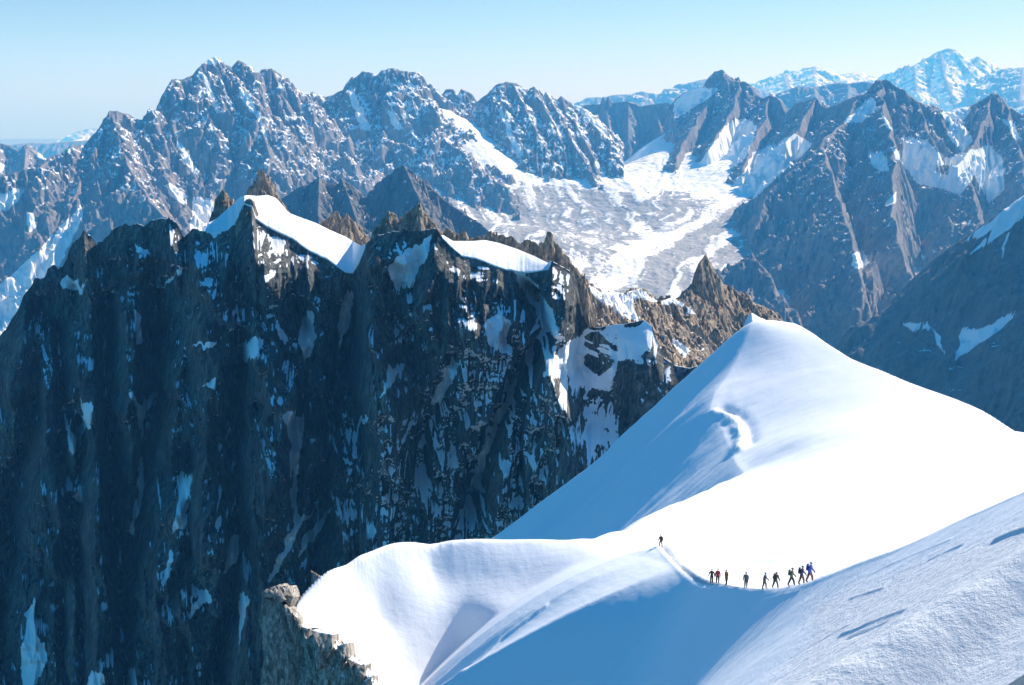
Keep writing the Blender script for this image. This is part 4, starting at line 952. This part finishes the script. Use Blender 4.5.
    massif('mountain', roughen(Rr, 4), (664, 1260), (5300, 11400), 840, M_far, lam=130, flute=115, rough=115, jag=22, seed=65, fade=160,
           snow=lit(.68, .86, alt=(-1000, -400), polys=[[(757, 128), (745, 160), (728, 170), (716, 190), (690, 200), (676, 175), (700, 160), (722, 130), (735, 118), (752, 121)], [(796, 132), (812, 143), (800, 158), (756, 196), (730, 210), (716, 208), (744, 170), (756, 150), (780, 142)], [(676, 98), (696, 88), (720, 88), (712, 98), (686, 112), (672, 120)], [(903, 135), (925, 140), (945, 158), (990, 145), (1004, 160), (1004, 190), (990, 205), (975, 175), (960, 195), (945, 190), (920, 185), (902, 165)], [(866, 100), (873, 98), (878, 110), (862, 122), (842, 124), (850, 116)], [(938, 112), (958, 109), (972, 106), (964, 120), (948, 122)], [(948, 122), (964, 124), (972, 140), (962, 152), (950, 140)], [(1002, 118), (1012, 122), (1022, 140), (1014, 138)], [(866, 153), (884, 152), (890, 170), (880, 172)], [(852, 255), (862, 250), (870, 262), (858, 270), (850, 266)], [(893, 148), (900, 152), (900, 162), (894, 160)], [(888, 200), (896, 190), (896, 204), (884, 208)], [(880, 112), (888, 120), (894, 130), (887, 128)]],
                    rocks=[[(936, 165), (950, 165), (948, 175), (936, 173)]]), label='long blue shaded mountain chain with a rock pyramid on the right')
    # slope at the right edge
    S5 = [dict(p=[(1600, -120, 2600), (1300, 40, 3250), (1160, 120, 3600), (1080, 165, 3800), (1040, 186, 3950), (1024, 195, 4000), (1012, 203, 4050), (1000, 212, 4100), (980, 226, 4250), (960, 240, 4400), (945, 250, 4500), (930, 262, 4620), (905, 286, 4820), (880, 311, 5000), (862, 329, 5150), (842, 346, 5300), (820, 365, 5500)], s=(1.3, 1.3))]
    massif('mountain', S5, (800, 1420), (2300, 5700), 420, M_mid, lam=150, flute=60, rough=45, jag=7, seed=66, fade=140,
           snow=lit(.93, 1.02, polys=[[(1024, 196), (1010, 206), (984, 226), (962, 242), (985, 235), (1024, 214), (1060, 195)], [(1024, 218), (1000, 235), (975, 252), (965, 258), (985, 240), (1020, 210)], [(1012, 225), (1006, 245), (1000, 262), (1004, 240)], [(962, 330), (990, 325), (1020, 310), (1000, 330), (975, 345), (955, 360)], [(930, 325), (940, 335), (946, 358), (936, 340)], [(900, 323), (926, 322), (930, 330), (912, 330)]], jit=6, bias=-.05), label='blue shaded slope at the right edge')

def build_horizon():
    lit = snow_rule
    massif('snow_mountain', [dict(p=[(860, 110, 30000), (893, 82, 31000), (902, 76, 31300), (914, 65, 31600), (926, 59, 31800), (937, 52, 32000), (948, 48, 32000), (956, 50, 32000), (967, 59, 32100), (973, 60, 32100), (977, 56, 32100), (985, 65, 32200), (997, 71, 32300), (1010, 85, 32400), (1040, 95, 32500)], s=(.8, .8)),
                             dict(p=[(940, 51, 32000), (944, 75, 30800), (952, 95, 29500), (958, 115, 28500)], s=(.75, .6)), dict(p=[(967, 59, 32100), (985, 85, 30800), (1005, 100, 29800)], s=(.7, .6)), dict(p=[(914, 65, 31600), (916, 90, 30000)], s=(.7, .7))],
           (840, 1060), (26500, 34000), 260, M_far, lam=600, flute=280, rough=300, jag=40, seed=71, fade=600, snow=lit(.45, .75, bias=.12), label='big white snow peak on the far right skyline')
    massif('far_range', [dict(p=[(740, 92, 36000), (758, 81, 36000), (770, 77, 36000), (783, 73, 36000), (791, 75, 36000), (800, 71, 36000), (807, 71.5, 36000), (813, 66.5, 36000), (823, 72.5, 36000), (834, 76, 36000), (846, 74, 36000), (856, 72.5, 36000), (869, 76, 36000), (890, 84, 36000)], s=(.5, .5)), dict(p=[(813, 67, 36000), (816, 90, 33000)], s=(.5, .5)), dict(p=[(783, 73, 36000), (790, 95, 33000)], s=(.5, .5))],
           (725, 910), (31000, 37500), 160, M_far, lam=700, flute=260, rough=260, jag=50, seed=72, fade=600, snow=lit(.5, .8, bias=.1), label='pale snowy range on the skyline left of the white peak')
    massif('far_range', [dict(p=[(760, 100, 17500), (784, 91, 17500), (797, 86, 17500), (814, 87, 17400), (834, 83, 17300), (849, 83, 17200), (867, 81, 17100), (890, 88, 17000)], s=(.7, .7)), dict(p=[(814, 87, 17400), (818, 110, 16300)], s=(.7, .7)), dict(p=[(849, 83, 17200), (848, 110, 16000)], s=(.7, .7))],
           (745, 900), (15000, 18500), 160, M_far, lam=350, flute=130, rough=120, jag=25, seed=73, fade=300, snow=lit(.85, .97), label='plain blue range in front of the pale snowy range')
    massif('far_range', [dict(p=[(560, 108, 26000), (580, 101, 26000), (587, 97, 26000), (603, 97, 26000), (617, 94, 26000), (631, 94, 26000), (641, 91, 26000), (657, 94, 26000), (668, 92, 26000), (678, 88, 26000), (687, 83, 26000), (703, 79, 26000), (712, 78, 26000), (740, 84, 26000), (770, 92, 26000)], s=(.6, .6))],
           (548, 780), (22500, 27500), 140, M_far, lam=500, flute=180, rough=180, jag=30, seed=74, fade=400, snow=lit(.85, .97), label='low blue hills behind the dark vertical wall')
    massif('far_range', [dict(p=[(990, 75, 30000), (1007, 68, 29000), (1023, 67, 29000), (1050, 70, 29000), (1090, 76, 29000), (1160, 72, 29000), (1240, 78, 29000)], s=(.6, .6)), dict(p=[(1023, 67, 29000), (1020, 100, 26000)], s=(.6, .6))],
           (975, 1230), (24000, 30500), 120, M_far, lam=500, flute=200, rough=200, jag=30, seed=75, fade=400, snow=lit(.8, .95), label='blue hills at the far right edge')
    massif('far_range', [dict(p=[(-260, 150, 24000), (-160, 144, 24000), (-60, 149, 24000), (0, 146, 24000), (12, 144.5, 24000), (32, 142.5, 24000), (50, 143, 24000), (70, 141, 24000), (90, 140, 24000), (120, 138, 24000)], s=(.6, .6))],
           (-240, 140), (20500, 25000), 110, M_far, lam=500, flute=140, rough=140, jag=18, seed=76, fade=400, snow=lit(.9, 1.0), label='flat blue hills on the left horizon')
    massif('snow_mountain', [dict(p=[(10, 148, 38000), (40, 143, 38000), (58, 142, 38000), (68, 140, 38000), (75, 135, 38000), (79, 131, 38000), (86, 129, 38000), (95, 128, 38000), (110, 132, 38000)], s=(.6, .6))],
           (0, 130), (35000, 39500), 80, M_far, lam=700, flute=150, rough=150, jag=30, seed=77, fade=500, snow=lit(.3, .5, bias=.3), label='distant white snow mountain above the left hills')
    massif('mountain', [dict(p=[(-70, 135, 11800), (-20, 140, 11500), (0, 143, 11400), (10, 146, 11300), (20, 152, 11250), (24, 149, 11200), (26, 143.5, 11200), (29, 149, 11200), (32, 151, 11150), (38, 156, 11100), (46, 160, 11000), (60, 170, 10800), (80, 190, 10500)], s=(1.1, 1.0)), dict(p=[(26, 146, 11200), (24, 170, 10700), (18, 195, 10200)], s=(1.1, .9)), dict(p=[(0, 143, 11400), (-4, 175, 10700), (-10, 200, 10200)], s=(1.1, .9))],
           (-80, 100), (8800, 12300), 260, M_far, lam=150, flute=90, rough=100, jag=18, seed=78, fade=160, snow=lit(.72, .9, polys=[[(38, 153), (46, 158), (42, 160), (36, 157)], [(0, 163), (6, 165), (2, 172), (-8, 172)]]), label='small spiky mountain at the left edge')

if want('far'):
    build_far()
if want('horizon'):
    build_horizon()

# valley ground far below, one sheet to the horizon
if want('far') or want('horizon') or want('ground'):
    aa = np.linspace(-1, 1, 121); g = np.sign(aa) * np.abs(aa) ** 2
    X, Y = np.meshgrid(g * 21500, g * 22000 + 21500)
    rr = np.hypot(X, Y)
    Z = -1480 + 90 * fbm(X / 2500, Y / 2500, 4, 600) - rr * rr / 1.2742e7 * 0
    P = np.stack([X, Y, Z], -1)
    structure(grid_mesh('ground', P, M_far, {'snow': np.zeros(X.shape)}))

# air: even pale haze round the whole scene, sky outside
if want('haze'):
    me = bpy.data.meshes.new('haze')
    x0, x1, y0, y1, z0, z1 = -22000, 22000, -1500, 44000, -1900, 1300
    v = [(x, y, z) for x in (x0, x1) for y in (y0, y1) for z in (z0, z1)]
    f = [(0, 1, 3, 2), (4, 6, 7, 5), (0, 4, 5, 1), (2, 3, 7, 6), (0, 2, 6, 4), (1, 5, 7, 3)]
    me.from_pydata(v, [], f); me.update()
    mat = bpy.data.materials.new('haze'); mat.use_nodes = True
    nt = mat.node_tree; nt.nodes.clear()
    out = nt.nodes.new('ShaderNodeOutputMaterial'); pv = nt.nodes.new('ShaderNodeVolumePrincipled')
    pv.inputs['Color'].default_value = (0.11, 0.50, 1.0, 1); pv.inputs['Absorption Color'].default_value = (1, 1, 1, 1); pv.inputs['Density'].default_value = 4.4e-5; pv.inputs['Anisotropy'].default_value = 0.0
    nt.links.new(pv.outputs[0], out.inputs['Volume'])
    me.materials.append(mat)
    ho = bpy.data.objects.new('haze', me); col.objects.link(ho); ho['kind'] = 'stuff'; ho['label'] = 'pale blue haze in the air between the mountains'; ho['category'] = 'haze'
# ------------------------------------------------------------------ climbers on the crest
def skin_body(joints, edges, radii, root):
    """one continuous skinned body from a joint skeleton"""
    names = list(joints)
    me = bpy.data.meshes.new('skeleton')
    me.from_pydata([joints[n] for n in names], [(names.index(a), names.index(b)) for a, b in edges], [])
    ob = bpy.data.objects.new('skeleton', me); col.objects.link(ob)
    md = ob.modifiers.new('skin', 'SKIN'); md.use_smooth_shade = True
    for i, n in enumerate(names):
        r = radii[n]
        me.skin_vertices[0].data[i].radius = r if isinstance(r, tuple) else (r, r)
        me.skin_vertices[0].data[i].use_root = (n == root)
    sb = ob.modifiers.new('sub', 'SUBSURF'); sb.levels = 1; sb.render_levels = 1
    dg = bpy.context.evaluated_depsgraph_get(); dg.update()
    out = bpy.data.meshes.new_from_object(ob.evaluated_get(dg))
    bpy.data.objects.remove(ob); bpy.data.meshes.remove(me)
    return out

def lump(name, spheres, mat, parent, seg=10):
    """smooth shell made of overlapping scaled balls: (centre, radii)"""
    import bmesh
    bm = bmesh.new()
    from mathutils import Matrix
    for c, r in spheres:
        m = Matrix.Translation(c) @ Matrix.Diagonal((*r, 1))
        bmesh.ops.create_uvsphere(bm, u_segments=seg, v_segments=seg, radius=1, matrix=m)
    me = bpy.data.meshes.new(name); bm.to_mesh(me); bm.free()
    me.polygons.foreach_set('use_smooth', [True] * len(me.polygons))
    me.materials.append(mat)
    o = bpy.data.objects.new(name, me); col.objects.link(o); o.parent = parent
    return o

def pack_mesh(name, mat):
    """rucksack: rounded tapering bag with lid and two side pockets"""
    import bmesh
    bm = bmesh.new()
    from mathutils import Matrix
    def box(c, s, b):
        r = bmesh.ops.create_cube(bm, size=1, matrix=Matrix.Translation(c) @ Matrix.Diagonal((*s, 1)))
        es = list({e for v in r['verts'] for e in v.link_edges})
        bmesh.ops.bevel(bm, geom=es, offset=b, segments=2, affect='EDGES', clamp_overlap=True)
    box((0, 0, 0), (0.32, 0.22, 0.46), 0.07); box((0, -0.01, 0.265), (0.29, 0.21, 0.10), 0.04)
    box((0.185, 0, -0.09), (0.07, 0.14, 0.22), 0.03); box((-0.185, 0, -0.09), (0.07, 0.14, 0.22), 0.03); box((0, 0.125, -0.03), (0.22, 0.06, 0.28), 0.025)
    me = bpy.data.meshes.new(name); bm.to_mesh(me); bm.free()
    me.materials.append(mat)
    o = bpy.data.objects.new(name, me); col.objects.link(o)
    return o

M_skin = plain('skin', (0.50, 0.31, 0.22), .6, .08, 8)
M_boot = plain('boots', (0.03, 0.028, 0.027), .7)
M_glove = plain('gloves', (0.035, 0.035, 0.04), .8)
M_lens = plain('goggle_lens', (0.01, 0.01, 0.012), .15)

def make_person(label, spot, face_deg, jacket, trousers, hat, step=0.16, lean=0.06, arms=(0.22, -0.12), spread=0.05, tall=1.0, pack=None, pack_label=None, seed=0):
    root = bpy.data.objects.new('person', None); col.objects.link(root)
    root['label'] = label; root['category'] = 'person'; root['group'] = 'roped climbers on the snow crest'
    # the figure looks along +y; the left foot is forward by step
    J = dict(pelvis=(0, 0, .93), waist=(0, lean * .3, 1.08), chest=(0, lean * .8, 1.30), collar=(0, lean, 1.45), neck=(0, lean * 1.15, 1.52), skull=(0, lean * 1.35, 1.63), crown=(0, lean * 1.3, 1.74), nose=(0, lean * 1.35 + .10, 1.635))
    R = dict(pelvis=(.165, .13), waist=(.16, .13), chest=(.19, .145), collar=(.10, .085), neck=.055, skull=(.078, .092), crown=(.05, .06), nose=.018)
    E = [('pelvis', 'waist'), ('waist', 'chest'), ('chest', 'collar'), ('collar', 'neck'), ('neck', 'skull'), ('skull', 'crown'), ('skull', 'nose')]
    for sgn, nm, st, ar in ((-1, 'l', step, arms[0]), (1, 'r', -step, arms[1])):
        J['hip' + nm] = (sgn * .10, 0, .86); J['knee' + nm] = (sgn * .115, st * .62 + .05, .49); J['ankle' + nm] = (sgn * .12, st, .10); J['toe' + nm] = (sgn * .135, st + .19, .045)
        R['hip' + nm] = .125; R['knee' + nm] = .105; R['ankle' + nm] = .085; R['toe' + nm] = (.06, .05)
        E += [('pelvis', 'hip' + nm), ('hip' + nm, 'knee' + nm), ('knee' + nm, 'ankle' + nm), ('ankle' + nm, 'toe' + nm)]
        J['sh' + nm] = (sgn * .20, lean * .9, 1.41); J['elbow' + nm] = (sgn * (.22 + spread * .5), lean + ar * .35 - .04, 1.13); J['wrist' + nm] = (sgn * (.19 + spread), lean + ar + .06, .95)
        J['palm' + nm] = (sgn * (.21 + spread * 1.05), lean + ar * 1.15 + .03, .85); J['tip' + nm] = (sgn * (.21 + spread), lean + ar * 1.2 + .05, .77); J['thumb' + nm] = (sgn * (.165 + spread), lean + ar * 1.15 + .06, .85)
        R['sh' + nm] = .095; R['elbow' + nm] = .08; R['wrist' + nm] = .062; R['palm' + nm] = (.045, .03); R['tip' + nm] = (.032, .02); R['thumb' + nm] = .016
        E += [('collar', 'sh' + nm), ('sh' + nm, 'elbow' + nm), ('elbow' + nm, 'wrist' + nm), ('wrist' + nm, 'palm' + nm), ('palm' + nm, 'tip' + nm), ('palm' + nm, 'thumb' + nm)]
    me = skin_body(J, E, R, 'pelvis'); me.name = 'person_body'
    me.materials.clear()
    for m in (plain('jacket', jacket, .8, .2, 6), plain('trousers', trousers, .85, .2, 6), M_boot, M_glove, M_skin):
        me.materials.append(m)
    jl = list(J); jp = np.array([J[k] for k in jl])
    for p in me.polygons:
        c = np.array(p.center); k = jl[int(np.argmin(((jp - c) ** 2).sum(1)))]
        arm = k[:-1] in ('sh', 'elbow', 'wrist')
        if k[:-1] in ('palm', 'tip', 'thumb'): i = 3
        elif k in ('skull', 'crown', 'nose') or (k == 'neck' and c[2] > 1.53): i = 4
        elif arm or k in ('waist', 'chest', 'collar', 'neck'): i = 0
        elif c[2] < .19: i = 2
        else: i = 1 if c[2] < .90 else 0
        p.material_index = i
    body = bpy.data.objects.new('body', me); col.objects.link(body); body.parent = root
    hm = plain('headwear', hat, .5, .1, 8)
    hx, hy = 0, lean * 1.33
    lump('helmet', [((hx, hy - .005, 1.715), (.105, .125, .075)), ((hx, hy + .07, 1.695), (.08, .06, .02))], hm, root)
    lump('goggles', [((hx - .033, hy + .088, 1.655), (.034, .022, .022)), ((hx + .033, hy + .088, 1.655), (.034, .022, .022))], M_lens, root, 8)
    lump('harness', [((0, lean * .1, .985), (.165, .13, .035))], M_glove, root, 12)
    x, y, z = spot
    root.location = (x, y, z - 0.02); root.rotation_euler = (0, 0, math.radians(face_deg)); root.scale = (tall,) * 3
    if pack:
        b = pack_mesh('backpack', plain('pack_cloth', pack, .8, .2, 8))
        off = np.array([0, lean * .7 - .235, 1.24]) * tall
        ca, sa = math.cos(math.radians(face_deg)), math.sin(math.radians(face_deg))
        b.location = (x + ca * off[0] - sa * off[1], y + sa * off[0] + ca * off[1], z - 0.02 + off[2])
        b.rotation_euler = (math.radians(-lean * 60), 0, math.radians(face_deg)); b.scale = (tall,) * 3
        b['label'] = pack_label; b['category'] = 'backpack'; b['group'] = "climbers' backpacks"
    return root

if want('people'):
    def stand(px_, Y_, dx=0.0):
        """a spot on the trodden crest at this distance, dx metres to its side"""
        xc = float(path_x(Y_)) + dx
        return xc, Y_, snow_ground(xc, Y_)
    black, char = (0.02, 0.02, 0.022), (0.05, 0.05, 0.055)
    make_person('lone climber in maroon jacket furthest along the path on the snow', stand(661, 167), 20, (0.12, 0.03, 0.03), (0.22, 0.07, 0.06), (0.1, 0.03, 0.03), pack=(0.05, 0.04, 0.04), pack_label='dark backpack on the lone climber far down the path', seed=1)
    make_person('climber in dark brown jacket just left of the red one', stand(713, 137.2, 0), 165, (0.07, 0.05, 0.04), (0.05, 0.045, 0.04), black, arms=(.1, -.1), spread=.16, seed=2)
    make_person('climber in crimson red jacket and dark trousers', stand(718, 135.0, 0.05), 175, (0.42, 0.03, 0.06), (0.045, 0.03, 0.03), (0.16, 0.04, 0.06), step=.12, seed=3)
    make_person('climber in orange jacket with olive trousers', stand(727, 131.5), 130, (0.48, 0.20, 0.06), (0.09, 0.09, 0.05), (0.5, 0.4, 0.3), step=.14, seed=4)
    make_person('climber in grey standing alone in the middle of the saddle', stand(744, 127, .1), 160, (0.14, 0.145, 0.15), (0.10, 0.10, 0.10), char, step=.10, arms=(.25, .05), spread=.06, seed=5)
    make_person('climber in slate jacket and khaki trousers left of a pair', stand(764, 122.5, 0), 240, (0.06, 0.07, 0.075), (0.17, 0.145, 0.10), (0.12, 0.13, 0.14), step=.16, spread=.07, seed=6)
    make_person('climber in black jacket striding with tan backpack', stand(773, 119.6, .1), 205, (0.035, 0.033, 0.03), (0.09, 0.075, 0.055), black, step=.30, lean=.10, pack=(0.30, 0.22, 0.15), pack_label='tan backpack on the climber in black', seed=7)
    make_person('climber in olive green jacket and black trousers', stand(790, 113), 245, (0.085, 0.10, 0.05), (0.025, 0.025, 0.025), char, step=.28, spread=.06, pack=(0.10, 0.11, 0.06), pack_label='olive backpack on the climber in green', seed=8)
    make_person('climber in navy jacket and rust trousers close behind the blue one', stand(801, 109.2, -.1), 240, (0.03, 0.035, 0.09), (0.22, 0.09, 0.05), (0.15, 0.14, 0.16), step=.22, pack=(0.04, 0.03, 0.05), pack_label='dark backpack on the climber in navy', seed=9)
    make_person('tallest climber in bright blue jacket at the right end of the line', stand(806, 107.4, .1), 235, (0.04, 0.07, 0.36), (0.20, 0.09, 0.06), (0.08, 0.1, 0.4), step=.24, tall=1.06, pack=(0.05, 0.08, 0.28), pack_label='blue backpack on the tallest climber at the right end', seed=10)
